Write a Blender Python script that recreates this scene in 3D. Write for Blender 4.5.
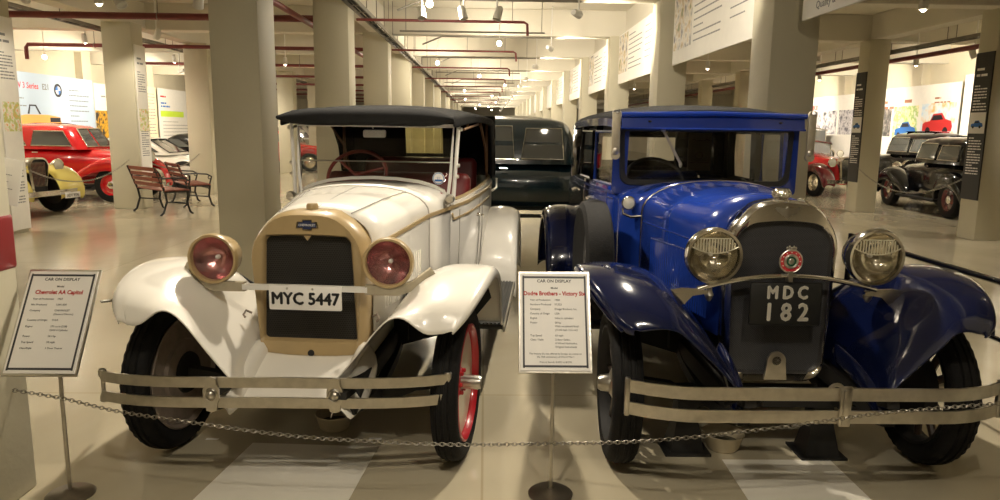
import bpy, bmesh, math, random
from math import sin, cos, pi, radians, atan, sqrt, atan2
from mathutils import Vector as V, Matrix
random.seed(4)
C = bpy.context.scene
COL = C.collection
for o in list(bpy.data.objects): bpy.data.objects.remove(o)

# ------------------------------------------------------------------ camera
F = 720.0
yaw, pit, roll = -atan(16/F), atan(120/F), .013
fw = V((-sin(yaw)*cos(pit), cos(yaw)*cos(pit), -sin(pit)))
rt = V((cos(yaw), sin(yaw), 0)); up = rt.cross(fw)
up2 = up*cos(roll) - rt*sin(roll); rt2 = rt*cos(roll) + up*sin(roll)
cam = bpy.data.objects.new('camera', bpy.data.cameras.new('camera'))
cam.data.sensor_width = 36; cam.data.lens = F/1000*36; cam.data.clip_end = 300
m = Matrix((rt2, up2, -fw)).transposed().to_4x4(); m.translation = (0, 0, 1.6)
cam.matrix_world = m
COL.objects.link(cam); C.camera = cam
# ------------------------------------------------------------------ world and exposure
w = bpy.data.worlds.new('world'); C.world = w; w.use_nodes = True
w.node_tree.nodes['Background'].inputs[0].default_value = (1.0, .85, .65, 1)
w.node_tree.nodes['Background'].inputs[1].default_value = .02
C.view_settings.view_transform = 'Standard'; C.view_settings.look = 'None'
C.view_settings.gamma = 1; C.view_settings.use_curve_mapping = False
C.view_settings.exposure = .2
# ------------------------------------------------------------------ lamps (their housings are built further down)
WARM = (1.0, .89, .72)
SPOTS = []      # (position, direction, label, kind)
BAY = 4.25
ORD = 'first second third fourth fifth sixth seventh eighth ninth tenth eleventh twelfth thirteenth fourteenth fifteenth sixteenth'.split()
def lamp(p, t, power, cone, blend, label, size=.05, color=WARM):
    L = bpy.data.lights.new('spot_lamp', 'SPOT'); L.energy = power*GAIN; L.color = color
    L.spot_size = radians(cone); L.spot_blend = blend; L.shadow_soft_size = size
    o = bpy.data.objects.new('spot_lamp', L); COL.objects.link(o)
    d = (V(t) - V(p)).normalized()
    o.rotation_mode = 'QUATERNION'; o.rotation_quaternion = d.to_track_quat('-Z', 'Y')
    o.location = V(p) + d*.03
    SPOTS.append((V(p), d, label, 'spot'))
def globe(p, power, label, color=WARM):
    L = bpy.data.lights.new('globe_lamp', 'POINT'); L.energy = power*GAIN; L.color = color; L.shadow_soft_size = .06
    o = bpy.data.objects.new('globe_lamp', L); COL.objects.link(o); o.location = p
    SPOTS.append((V(p), V((0, 0, -1)), label, 'globe'))
GAIN = 1.0
# over the two cars
lamp((-1.0, 4.9, 3.3), (-1.0, 3.3, 0), 330, 120, .5, 'white spotlight above the white touring car windscreen')
lamp((1.2, 4.9, 3.3), (1.3, 3.3, 0), 330, 120, .5, 'white spotlight above the blue car windscreen')
lamp((-.5, .9, 3.3), (-.7, 3.9, .8), 105, 90, .8, 'added fill spotlight aimed at the front of the white car')  # this and the next are fill, added to brighten the car fronts
lamp((.9, .6, 3.3), (1.3, 3.9, .8), 115, 90, .8, 'added fill spotlight aimed at the front of the blue car')
for k in range(14):                      # spots aimed at the hanging posters, one per bay
    y = 10.75 + BAY*k - .3
    lamp((1.3, y - BAY, 3.2), (2.72, y - BAY + 2.3, 3.0), 420 if k else 160, 80, .6, 'white spotlight aimed at the hanging posters, %s from the camera' % ORD[k])
for k in range(-3, 13):                  # globe lamps of the aisle; those by and behind the camera are added fill
    if k == -1: continue
    globe(((-.75, -.75, -.6, -.75, .25, -1.2, -.2, .7, -.9, .3, -1.1, .6, -.4, .2, -.8, .5)[k+3], 9.9 + BAY*k, 3.12), 75 if k > -2 else 28, 'glowing globe lamp over the central aisle, %s of that row' % ORD[k+3])
for k in range(-2, 6):                   # side aisles
    lamp((-4.9, 9.6+4.3*k, 3.1), (-4.9, 9.8+4.3*k, 0), 200 if k > -1 else 90, 112, .8, 'white down spotlight over the left side aisle, %s of that row' % ORD[k+2])
    lamp((5.3, 9.0+4.3*k, 3.1), (5.3, 9.2+4.3*k, 0), 180 if k > -1 else 70, 112, .8, 'white down spotlight over the right side aisle, %s of that row' % ORD[k+2])
for k in range(4):  # globes added to lift the dark ceiling on the left
    globe((-9.7, 12.2+4.3*k, 2.95), 80, 'added globe lamp over the left parked cars, %s of that row' % ORD[k])
lamp((-5.7, 9.4, 3.1), (-6.86, 10.75, 1.9), 110, 60, .7, 'added white spotlight aimed at the nearest left column banner')  # this and the next are added to brighten the left banners
lamp((-5.7, 13.0, 3.1), (-6.75, 14.3, 1.9), 110, 60, .7, 'added white spotlight aimed at the banner behind the bench')
for k in range(4):                       # over the parked cars and at the wall posters
    y = 9.0 + 4.3*k
    lamp((-9.3, y + 5, 3.2), (-12.5, y + 6.0, 1.9), 520, 110, .7, 'white spotlight aimed at the left wall posters, %s from the camera' % ORD[k])
    lamp((9.3, y + 4, 3.0), (12, y + 5, 1.9), 620, 110, .7, 'white spotlight aimed at the right wall posters, %s from the camera' % ORD[k])
    lamp((-8.2, y+2.1, 3.25), (-8.4, y+3.4, 0), 230, 140, .9, 'white spotlight over the left parked cars, %s from the camera' % ORD[k])
    lamp((8.75, y+1.6, 3.0), (9.2, y+2.2, 0), 150, 140, .9, 'white spotlight over the right parked cars, %s from the camera' % ORD[k])

# ------------------------------------------------------------------ materials
MATS = {}
def mat(name, col, rough=.5, metal=0, coat=0, var=0, scale=8, bump=0, bscale=60, spec=.5, stretch=None):
    if name in MATS: return MATS[name]
    M = bpy.data.materials.new(name); M.use_nodes = True; nt = M.node_tree
    b = nt.nodes['Principled BSDF']
    b.inputs['Base Color'].default_value = (*col, 1); b.inputs['Roughness'].default_value = rough
    b.inputs['Metallic'].default_value = metal; b.inputs['Coat Weight'].default_value = coat
    b.inputs['Coat Roughness'].default_value = .04; b.inputs['Specular IOR Level'].default_value = spec
    if var or bump:
        tc = nt.nodes.new('ShaderNodeTexCoord'); mp = nt.nodes.new('ShaderNodeMapping')
        nt.links.new(tc.outputs['Object'], mp.inputs[0])
        if stretch: mp.inputs['Scale'].default_value = stretch
    if var:
        n = nt.nodes.new('ShaderNodeTexNoise'); n.inputs['Scale'].default_value = scale; n.inputs['Detail'].default_value = 5
        nt.links.new(mp.outputs[0], n.inputs['Vector'])
        r = nt.nodes.new('ShaderNodeValToRGB')
        r.color_ramp.elements[0].position = .3; r.color_ramp.elements[1].position = .7
        r.color_ramp.elements[0].color = (*[c*(1-var) for c in col], 1)
        r.color_ramp.elements[1].color = (*[min(1, c*(1+var*.6)) for c in col], 1)
        nt.links.new(n.outputs['Fac'], r.inputs[0]); nt.links.new(r.outputs[0], b.inputs['Base Color'])
    if bump:
        n = nt.nodes.new('ShaderNodeTexNoise'); n.inputs['Scale'].default_value = bscale; n.inputs['Detail'].default_value = 4
        nt.links.new(mp.outputs[0], n.inputs['Vector'])
        bp = nt.nodes.new('ShaderNodeBump'); bp.inputs['Strength'].default_value = bump; bp.inputs['Distance'].default_value = .01
        nt.links.new(n.outputs['Fac'], bp.inputs['Height']); nt.links.new(bp.outputs[0], b.inputs['Normal'])
    MATS[name] = M
    return M
def mesh_mat(name, dark, light, sx, sy, metal=.3):
    'woven radiator core: fine brick cells with bump'
    M = mat(name, dark, .45, metal); nt = M.node_tree; b = nt.nodes['Principled BSDF']
    tc = nt.nodes.new('ShaderNodeTexCoord'); sep = nt.nodes.new('ShaderNodeSeparateXYZ'); cb = nt.nodes.new('ShaderNodeCombineXYZ')
    nt.links.new(tc.outputs['Object'], sep.inputs[0]); nt.links.new(sep.outputs[0], cb.inputs[0]); nt.links.new(sep.outputs[2], cb.inputs[1])
    br = nt.nodes.new('ShaderNodeTexBrick'); br.inputs['Scale'].default_value = 1
    br.inputs['Brick Width'].default_value = sx; br.inputs['Row Height'].default_value = sy
    br.inputs['Mortar Size'].default_value = min(sx, sy)*.22
    br.inputs['Color1'].default_value = (*dark, 1); br.inputs['Color2'].default_value = (*dark, 1); br.inputs['Mortar'].default_value = (*light, 1)
    nt.links.new(cb.outputs[0], br.inputs['Vector']); nt.links.new(br.outputs['Color'], b.inputs['Base Color'])
    bp = nt.nodes.new('ShaderNodeBump'); bp.inputs['Strength'].default_value = .6; bp.inputs['Distance'].default_value = .004
    nt.links.new(br.outputs['Fac'], bp.inputs['Height']); nt.links.new(bp.outputs[0], b.inputs['Normal'])
    return M
def glass(name, tint=(1, 1, 1), refl=.10, rough=.0):
    M = bpy.data.materials.new(name); M.use_nodes = True; nt = M.node_tree; nt.nodes.clear()
    out = nt.nodes.new('ShaderNodeOutputMaterial'); mx = nt.nodes.new('ShaderNodeMixShader')
    tr = nt.nodes.new('ShaderNodeBsdfTransparent'); tr.inputs[0].default_value = (*tint, 1)
    gl = nt.nodes.new('ShaderNodeBsdfGlossy'); gl.inputs['Roughness'].default_value = rough
    lw = nt.nodes.new('ShaderNodeLayerWeight'); lw.inputs[0].default_value = .5
    pw = nt.nodes.new('ShaderNodeMath'); pw.operation = 'POWER'; pw.inputs[1].default_value = 5
    ma = nt.nodes.new('ShaderNodeMath'); ma.operation = 'MULTIPLY_ADD'; ma.inputs[1].default_value = .9; ma.inputs[2].default_value = .03
    nt.links.new(lw.outputs['Facing'], pw.inputs[0]); nt.links.new(pw.outputs[0], ma.inputs[0])
    nt.links.new(ma.outputs[0], mx.inputs[0]); nt.links.new(tr.outputs[0], mx.inputs[1]); nt.links.new(gl.outputs[0], mx.inputs[2])
    nt.links.new(mx.outputs[0], out.inputs[0]); MATS[name] = M
    return M
def emit(name, col, s):
    M = bpy.data.materials.new(name); M.use_nodes = True; nt = M.node_tree; b = nt.nodes['Principled BSDF']
    b.inputs['Emission Color'].default_value = (*col, 1); b.inputs['Emission Strength'].default_value = s; MATS[name] = M
    return M
def floor_mat():
    M = bpy.data.materials.new('polished_floor'); M.use_nodes = True; nt = M.node_tree; b = nt.nodes['Principled BSDF']
    tc = nt.nodes.new('ShaderNodeTexCoord')
    n = nt.nodes.new('ShaderNodeTexNoise'); n.inputs['Scale'].default_value = 1.3; n.inputs['Detail'].default_value = 6
    n.inputs['Distortion'].default_value = .6
    mp = nt.nodes.new('ShaderNodeMapping'); mp.inputs['Scale'].default_value = (1, .35, 1)
    nt.links.new(tc.outputs['Object'], mp.inputs[0]); nt.links.new(mp.outputs[0], n.inputs['Vector'])
    r = nt.nodes.new('ShaderNodeValToRGB')
    r.color_ramp.elements[0].position = .3; r.color_ramp.elements[1].position = .7
    r.color_ramp.elements[0].color = (.44, .385, .27, 1); r.color_ramp.elements[1].color = (.54, .48, .35, 1)
    nt.links.new(n.outputs['Fac'], r.inputs[0])
    # slab joints
    br = nt.nodes.new('ShaderNodeTexBrick'); br.offset = 0; br.inputs['Scale'].default_value = 1
    br.inputs['Brick Width'].default_value = 4.2; br.inputs['Row Height'].default_value = 4.2; br.inputs['Mortar Size'].default_value = .006
    br.inputs['Color1'].default_value = br.inputs['Color2'].default_value = (1, 1, 1, 1); br.inputs['Mortar'].default_value = (.8, .77, .7, 1)
    nt.links.new(tc.outputs['Object'], br.inputs['Vector'])
    mx = nt.nodes.new('ShaderNodeMixRGB'); mx.blend_type = 'MULTIPLY'; mx.inputs[0].default_value = 1
    nt.links.new(r.outputs[0], mx.inputs[1]); nt.links.new(br.outputs['Color'], mx.inputs[2]); nt.links.new(mx.outputs[0], b.inputs['Base Color'])
    b.inputs['Roughness'].default_value = .14; b.inputs['Specular IOR Level'].default_value = .6
    n2 = nt.nodes.new('ShaderNodeTexNoise'); n2.inputs['Scale'].default_value = 2.5
    nt.links.new(tc.outputs['Object'], n2.inputs['Vector'])
    bp = nt.nodes.new('ShaderNodeBump'); bp.inputs['Strength'].default_value = .12; bp.inputs['Distance'].default_value = .02
    nt.links.new(n2.outputs['Fac'], bp.inputs['Height']); nt.links.new(bp.outputs[0], b.inputs['Normal'])
    return M

paint = mat('cream_wall_paint', (.60, .54, .40), .7, var=.06, scale=1.5, bump=.15, bscale=25)
colpaint = mat('column_paint', (.55, .51, .38), .65, var=.05, scale=1.2, bump=.12, bscale=30)
ceil_m = mat('ceiling_paint', (.64, .60, .50), .8, var=.05, scale=1)
white_car = mat('ivory_car_paint', (.78, .75, .68), .28, coat=.8, var=.04, scale=3)
tan = mat('tan_enamel', (.39, .285, .14), .35, coat=.5, var=.08, scale=9)
tan_brk = mat('dull_tan_metal', (.40, .35, .25), .45, metal=.2, var=.12, scale=20)
blue = mat('royal_blue_paint', (.010, .034, .23), .2, coat=.8, spec=.3, var=.1, scale=3)
navy = mat('navy_fender_paint', (.003, .006, .032), .16, coat=.6, spec=.25, var=.12, scale=4)
blackp = mat('black_paint', (.004, .004, .005), .15, coat=.7, spec=.25)
chrome = mat('chrome', (.78, .75, .70), .12, metal=1, var=.06, scale=30)
steel = mat('brushed_steel', (.58, .55, .49), .3, metal=1, var=.12, scale=25, bump=.1)
rubber = mat('tyre_rubber', (.009, .0085, .008), .78, spec=.25, var=.2, scale=30, bump=.3, bscale=120)
dark = mat('dark_underside', (.012, .011, .010), .7)
canvas = mat('black_canvas', (.008, .008, .008), .75, spec=.2, bump=.4, bscale=250, var=.15, scale=20)
redlea = mat('dark_red_leather', (.16, .015, .014), .45, bump=.2, bscale=80, var=.15)
redrim = mat('red_rim_paint', (.45, .012, .02), .3, coat=.5)
cream = mat('cream_paint', (.62, .56, .42), .35, coat=.4)
brownd = mat('brown_dusty_metal', (.22, .175, .14), .5, var=.25, scale=14)
silver = mat('reflector_silver', (.75, .70, .58), .12, metal=1, bump=.25, bscale=14)
red_reflection = mat('reflector_painted_red_reflection', (.62, .30, .30), .18, metal=.85, var=.6, scale=9, bump=.5, bscale=16)  # red patches stand for mirrored surroundings, painted into the reflector colour
clear = glass('clear_glass'); tintg = glass('smoky_glass', (.75, .78, .75))
paper = mat('paper_white', (.80, .78, .74), .55)
plastic_w = mat('white_plastic', (.72, .70, .65), .4)
ink = mat('black_ink', (.02, .02, .02), .6)
redink = mat('red_ink', (.45, .02, .02), .6)
greyink = mat('grey_ink', (.22, .22, .22), .6)
blueink = mat('blue_ink', (.03, .16, .5), .6)
wood = mat('red_brown_wood', (.22, .055, .03), .45, var=.3, scale=4, stretch=(1, 12, 12))
chainm = mat('chain_steel', (.30, .28, .24), .38, metal=1)
iron = mat('cast_iron', (.015, .014, .013), .45, var=.1)
pipered = mat('red_oxide_pipe', (.19, .035, .03), .45, var=.15, scale=6)
galv = mat('galvanised_tray', (.24, .22, .18), .45, metal=.4, var=.2, scale=5)
bulb = emit('lamp_glow', (1, .85, .62), 14)

# ------------------------------------------------------------------ mesh helpers
class MB:
    def __init__(s): s.bm = bmesh.new(); s.M = Matrix.Identity(4)
    def v(s, p): return s.bm.verts.new(s.M @ V(p))
    def face(s, vs):
        try: return s.bm.faces.new(vs)
        except ValueError: return None
    def box(s, c, d, bev=0, rot=None, seg=2):
        r = rot.to_4x4() if rot else Matrix.Identity(4)
        T = s.M @ Matrix.Translation(c) @ r @ Matrix.Diagonal((d[0], d[1], d[2], 1))
        g = bmesh.ops.create_cube(s.bm, size=1, matrix=T)
        if bev:
            es = list({e for v in g['verts'] for e in v.link_edges})
            bmesh.ops.bevel(s.bm, geom=es, offset=bev, segments=seg, affect='EDGES', profile=.5)
        return s
    def loft(s, rings, closed=True, cap=True):
        R = [[s.v(p) for p in r] for r in rings]
        n = len(R[0])
        for a, b in zip(R, R[1:]):
            for i in range(n if closed else n-1):
                j = (i+1) % n
                s.face((a[i], a[j], b[j], b[i]))
        if cap and closed:
            s.face(R[0][::-1]); s.face(R[-1])
        return s
    def grid(s, rows): return s.loft(rows, closed=False, cap=False)
    def tube(s, path, r, n=8, closed=False, flat=None):
        P = [V(p) for p in path]; N = len(P); rings = []; up = None
        for i, p in enumerate(P):
            if closed: t = P[(i+1) % N] - P[i-1]
            else: t = P[min(i+1, N-1)] - P[max(i-1, 0)]
            t.normalize()
            if up is None:
                up = V((0, 0, 1)) if abs(t.z) < .9 else V((1, 0, 0))
            up = (up - t*up.dot(t)).normalized(); sd = t.cross(up)
            rr = r[i] if isinstance(r, (list, tuple)) else r
            if flat: rings.append([p + sd*flat[0]*a + up*flat[1]*b for a, b in ((-.5, -.5), (.5, -.5), (.5, .5), (-.5, .5))])
            else: rings.append([p + (sd*cos(2*pi*k/n) + up*sin(2*pi*k/n))*rr for k in range(n)])
        if closed: rings.append(rings[0]); return s.loft(rings, cap=False)
        return s.loft(rings)
    def lathe(s, prof, o, ax, n=28, alt=None):
        ax = V(ax).normalized(); u = ax.orthogonal().normalized(); w = ax.cross(u); o = V(o); rings = []
        for i, (r, h) in enumerate(prof):
            ring = []
            for k in range(n):
                a = 2*pi*k/n; rr = r
                if alt and i in alt and k % 2: rr = r - alt[i]
                ring.append(o + ax*h + (u*cos(a) + w*sin(a))*rr)
            rings.append(ring)
        R = []
        for (r, h), ring in zip(prof, rings):
            R.append([s.v(o + ax*h)]*n if r < 1e-6 else [s.v(p) for p in ring])
        for a, b in zip(R, R[1:]):
            for i in range(n):
                j = (i+1) % n; q = []
                for x in (a[i], a[j], b[j], b[i]):
                    if x not in q: q.append(x)
                if len(q) > 2: s.face(q)
        return s
    def prism(s, poly, vec):
        a = [V(p) for p in poly]; v = V(vec)
        return s.loft([a, [p+v for p in a]])
    def ell(s, c, r, n=16, m=10):
        rings = []
        prof = [(sin(pi*i/m), -cos(pi*i/m)) for i in range(m+1)]
        M0 = s.M.copy(); s.M = s.M @ Matrix.Translation(c) @ Matrix.Diagonal((r[0], r[1], r[2], 1))
        s.lathe([(max(a, 0) if a > 1e-6 else 0, b) for a, b in prof], (0, 0, 0), (0, 0, 1), n); s.M = M0
        return s
    def torus(s, c, ax, R, r, n=36, m=8):
        ax = V(ax).normalized(); u = ax.orthogonal().normalized(); w = ax.cross(u)
        return s.tube([V(c) + (u*cos(2*pi*k/n) + w*sin(2*pi*k/n))*R for k in range(n)], r, m, closed=True)
    def build(s, name, material, parent=None, smooth=40, sub=0, solid=0, off=0, bev=0):
        bm = s.bm
        bmesh.ops.recalc_face_normals(bm, faces=bm.faces[:])
        for f in bm.faces: f.smooth = smooth > 0
        if smooth:
            for e in bm.edges:
                if len(e.link_faces) == 2 and e.calc_face_angle(0) > radians(smooth): e.smooth = False
        me = bpy.data.meshes.new(name); bm.to_mesh(me); bm.free()
        me.materials.append(material)
        o = bpy.data.objects.new(name, me); COL.objects.link(o)
        if parent: o.parent = parent
        if solid:
            q = o.modifiers.new('thickness', 'SOLIDIFY'); q.thickness = solid; q.offset = off
        if sub:
            q = o.modifiers.new('smooth', 'SUBSURF'); q.levels = sub; q.render_levels = sub
        return o
def tag(o, label, cat, group=None):
    o['label'] = label; o['category'] = cat
    if group: o['group'] = group
    return o
def thing(name, label, cat, loc=(0, 0, 0), rz=0, group=None):
    o = bpy.data.objects.new(name, None); COL.objects.link(o); o.empty_display_size = .1
    o.location = loc; o.rotation_euler = (0, 0, rz)
    return tag(o, label, cat, group)
def struct(o):
    o['kind'] = 'structure'; return o
def lab(o, t): o['label'] = t; return o
def copy_tree(o, parent=None):
    c = o.copy(); COL.objects.link(c)
    if parent: c.parent = parent
    for ch in list(o.children): copy_tree(ch, c)
    return c
def rrect(hb, ht, z0, z1, rb, rt_, k=6, arch=0):
    'rounded trapezoid outline in x,z; counter-clockwise from the bottom right corner; arch lifts the top centre'
    P = []
    for (cx, cz, r, a0) in ((hb-rb, z0+rb, rb, -90), (ht-rt_, z1-rt_, rt_, 0), (-(ht-rt_), z1-rt_, rt_, 90), (-(hb-rb), z0+rb, rb, 180)):
        if a0 == 90:
            for t in range(1, k): x = (ht-rt_)*(1-2*t/k); P.append((x, z1))
        for t in range(k+1):
            a = radians(a0 + 90*t/k); P.append((cx + r*cos(a), cz + r*sin(a)))
        if a0 == 180:
            for t in range(1, k): P.append((-(hb-rb)*(1-2*t/k), z0))
    if arch:
        P = [(x, z + (arch*(1-(x/ht)**2) if z > z1-rt_*1.01 else 0)*min(1, max(0, (z-(z1-rt_))/rt_))) for x, z in P]
    return P
def text_bm(mb, s, x, y, size, frame, align='CENTER', bold=0, ext=.0008, sx=1):
    'adds lettering to mb; frame is a 4x4 (x right, y up, z out of the face)'
    cu = bpy.data.curves.new('t', 'FONT'); cu.body = s; cu.size = size; cu.align_x = align; cu.extrude = ext
    cu.offset = bold; cu.resolution_u = 2
    ob = bpy.data.objects.new('t', cu); COL.objects.link(ob)
    dg = bpy.context.evaluated_depsgraph_get(); dg.update()
    me = bpy.data.meshes.new_from_object(ob.evaluated_get(dg))
    me.transform(mb.M @ frame @ Matrix.Translation((x, y, ext)) @ Matrix.Diagonal((sx, 1, 1, 1)))
    mb.bm.from_mesh(me)
    bpy.data.objects.remove(ob); bpy.data.curves.remove(cu); bpy.data.meshes.remove(me)
def frame(o, x, y):
    x = V(x).normalized(); y = V(y).normalized(); z = x.cross(y)
    M = Matrix((x, y, z)).transposed().to_4x4(); M.translation = V(o); return M
# ------------------------------------------------------------------ the hall
m = MB(); m.box((0, 35, -.05), (27, 92, .1)); struct(m.build('floor', floor_mat(), smooth=0))
m = MB(); m.box((0, 35, 4.05), (27, 92, .1)); struct(m.build('ceiling', ceil_m, smooth=0))
m = MB(); m.box((-12.7, 35, 2), (.2, 91, 4)); struct(m.build('wall_left', paint, smooth=0))
m = MB(); m.box((12.3, 35, 2), (.2, 91, 4)); struct(m.build('wall_right', paint, smooth=0))
m = MB(); m.box((0, 80, 2), (25, .2, 4)); struct(m.build('wall_back', paint, smooth=0))
m = MB(); m.box((0, -10, 2), (25, .2, 4)); struct(m.build('wall_front', paint, smooth=0))
ZB = 3.48
NB = 14
rowY = [6.7 + BAY*k for k in range(-1, NB)]
for k, y in enumerate([6.7 + BAY*i for i in range(-4, NB)]):
    m = MB(); m.box((0, y, (ZB+4)/2), (25, .34, 4-ZB), .01, seg=1); struct(m.build('trim_beam', ceil_m, smooth=0))
for x, wd in ((-2.2, .3), (2.95, .26), (-6.95, .32), (8.0, .32)):
    m = MB(); m.box((x, 30, (ZB+.02+4)/2), (wd, 79, 3.98-ZB), .01, seg=1); struct(m.build('trim_beam', ceil_m, smooth=0))
def column(cx, cy, wx, wy, h=ZB+.02):
    m = MB(); m.box((cx, cy, h/2), (wx, wy, h), .012); return struct(m.build('trim_column', colpaint, smooth=40))
column(-2.245, 2.83, .50, .46)                              # near column at the left edge
for k in range(0, NB): column(-2.22 if k else -2.17, 6.7 + BAY*k, .50 if k else .42, .5)
for k in (-3, -2): column(-2.22, 6.7 + BAY*k, .5, .5)
for k in range(-3, NB): column(2.72, 6.75 + BAY*k, .42, .5)
for x, y in ((-7.16, 10.72), (-6.90, 14.27), (-6.75, 17.6), (-6.9, 21.5), (-6.9, 25.7), (-6.9, 30)): column(x, y, .55, .46)
for x, y in ((7.81, 11.12), (7.94, 15.02), (8.1, 19), (8.1, 23), (8.1, 27), (8.1, 31)): column(x, y, .42, .42)
# pilasters on the long walls
for sx in (-12.5, 12.1):
    for y in (13, 17.3, 21.6, 25.9, 30.2):
        m = MB(); m.box((sx, y + (1.6 if sx < 0 else 3.0), 2), (.25, .5, 4), .01, seg=1); struct(m.build('trim_pilaster', paint, smooth=0))

# ceiling services
def pipe(name, path, r, material, label, cat='pipe', group=None):
    m = MB(); m.tube(path, r, 10); return tag(m.build(name, material), label, cat, group)
for k in range(9):
    y = 11.5 + BAY*k; z = 3.24
    pth = [(-12.55, y, z), (-2.3, y, z)] if k == 0 else [(-9.62, y, z-.3), (-9.62, y, z-.06), (-9.58, y, z), (-2.3, y, z)]
    p = pipe('sprinkler_pipe', pth, .052 if k == 0 else .04, pipered, 'thick dark red pipe crossing the left aisle, %s from the camera' % ORD[k], 'pipe', 'thick red cross pipes of the left aisle')
    for x in (-10.4, -8.2, -5.0, -3.6):
        if k and x < -9.6: continue
        m = MB(); m.tube([(x, y, z), (x, y, 4.0)], .007, 5); m.torus((x, y, z), (1, 0, 0), .055, .006, 12, 4); m.build('hanger_rod', galv, p)
    p = pipe('sprinkler_pipe', [(-1.99, y, z), (.58, y, z), (.63, y, z-.03), (.64, y, z-.2)], .021, pipered, 'thin dark red pipe crossing the central aisle, %s from the camera' % ORD[k], 'pipe', 'thin red cross pipes of the central aisle')
    for x in (-1.5, -.4, .4):
        m = MB(); m.tube([(x, y, z), (x, y, 4.0)], .006, 5); m.build('hanger_rod', galv, p)
    p = pipe('conduit', [(-1.4, y+.6, 3.16), (.95, y+.6, 3.16)], .014, galv, 'thin grey conduit hanging across the central aisle, %s from the camera' % ORD[k], 'conduit', 'grey conduits of the central aisle')
    m = MB(); m.tube([(.9, y+.6, 3.16), (.9, y+.6, 4.0)], .006, 5); m.build('hanger_rod', galv, p)
    m = MB(); m.tube([(-1.3, y+.6, 3.16), (-1.3, y+.6, 4.0)], .006, 5); m.build('hanger_rod', galv, p)
p = pipe('sprinkler_pipe', [(-2.62, 5, 3.12), (-2.62, 44, 3.12)], .04, pipered, 'dark red main pipe running lengthwise just left of the first column row')
p = pipe('sprinkler_pipe', [(8.45, 8, 3.12), (8.45, 44, 3.12)], .045, pipered, 'dark red main pipe running lengthwise by the right outer column row')
p = pipe('sprinkler_pipe', [(8.9, 12, 2.95), (10.4, 12, 2.95), (10.46, 12, 2.93), (10.47, 12, 2.8)], .03, pipered, 'short dark red branch pipe with down elbow near the right wall posters')
def cable_tray(x, z, y0, y1, label, wdt=.16):
    t = thing('cable_tray', label, 'cable tray', (x, y0, z))
    L = y1-y0
    for sx in (-1, 1):
        m = MB(); m.box((sx*wdt/2, L/2, 0), (.02, L, .06)); m.build('side_rail', galv, t, smooth=0)
    m = MB(); m.box((0, 0, 0), (wdt, .03, .012)); rg = m.build('rung', galv, t, smooth=0); rg.location = (0, .3, -.02)
    for i in range(1, int(L/.6)):
        c = rg.copy(); COL.objects.link(c); c.location = (0, .3+i*.6, -.02)
    for q in (-.04, 0, .045):
        m = MB(); m.tube([(q, i*L/24, .005+.01*sin(i*2.1+q*90)) for i in range(25)], .014, 6); m.build('cable', dark, t)
    for i in range(int(L/2.1)):
        m = MB(); m.tube([(-wdt/2, 1+i*2.1, 0), (-wdt/2, 1+i*2.1, 4-z)], .008, 5); m.tube([(wdt/2, 1+i*2.1, 0), (wdt/2, 1+i*2.1, 4-z)], .008, 5); m.build('hanger_rod', galv, t)
cable_tray(-1.88, 3.34, 5, 46, 'grey cable tray running lengthwise beside the left main columns')
cable_tray(-7.35, 3.40, 8, 40, 'grey cable tray running lengthwise over the left outer columns')
cable_tray(8.35, 3.28, 8, 40, 'grey cable tray running lengthwise over the right outer columns')
# conduit round the beams
for k in range(5):
    y = 10.95 + BAY*k
    pipe('conduit', [(-1.3, y, 3.3), (-.9, y, 3.465), (1.6, y, 3.465)], .016, galv, 'thin grey conduit clipped under the %s cross beam from the camera' % ORD[k], 'conduit', 'thin conduits under the cross beams')

# spotlight heads: a housing at every lamp, the added ones too
def spot_head(p, d, label, glow=True, group='track spotlights'):
    t = thing('spotlight', label, 'spotlight', (p.x, p.y, p.z), 0, group)
    q = d.to_track_quat('-Z', 'Y').to_matrix().to_4x4()
    m = MB(); m.tube([(0, 0, .05), (0, 0, min(4.0, ZB if False else 4.0)-p.z)], .012, 6); m.build('stem', plastic_w, t)
    m = MB(); m.M = q; m.lathe([(.0, .17), (.035, .168), (.048, .15), (.055, .02), (.058, -.01), (.05, -.012), (.046, .01), (0, .012)], (0, 0, 0), (0, 0, 1), 18)
    m.build('housing', plastic_w, t)
    if glow:
        m = MB(); m.M = q; m.ell((0, 0, -.004), (.036, .036, .038), 14, 8); m.build('bulb', bulb, t)
for p, d, lb, kd in SPOTS[:]:
    if kd == 'spot': spot_head(p - d*.02, d, lb); continue
    t = thing('globe_lamp', lb, 'lamp', p, 0, 'globe lamps')
    m = MB(); m.tube([(0, 0, .16), (0, 0, 4-p.z)], .008, 6); m.lathe([(0, .20), (.03, .19), (.035, .145), (0, .145)], (0, 0, 0), (0, 0, 1), 16); m.build('stem', plastic_w, t)
    m = MB(); m.ell((0, 0, .105), (.048, .048, .048), 16, 10); m.build('bulb', bulb, t)
UNLIT = ['left one before the first red pipe', 'right one before the first red pipe', 'left one of the three above the central aisle', 'middle one of the three above the central aisle', 'right one of the three above the central aisle', 'right of the nearest right main column', 'beside the right red pipe, left one', 'beside the right red pipe, right one', 'above the left wall posters, nearer one', 'above the left wall posters, farther one']
for i, (x, y, z, dx, dy) in enumerate([(-3.85, 8, 2.85, .5, -.3), (-3.05, 8, 2.85, -.3, .5), (-.85, 9.9, 3.05, .1, -.3), (-.30, 9.9, 3.05, .2, -.2), (.14, 9.9, 3.05, -.2, -.2),
                           (2.9+.9, 8.6, 3.0, .3, -.5), (8.8, 13.2, 3.0, .3, -.2), (10.1, 13.6, 2.98, -.2, -.4), (-9.7, 14, 2.95, .1, -.4), (-8.6, 17, 2.9, .2, -.4)]):
    spot_head(V((x, y, z)), V((dx, dy, -.8)).normalized(), 'unlit white cylinder spotlight, ' + UNLIT[i], glow=False, group='unlit spotlights')

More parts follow.
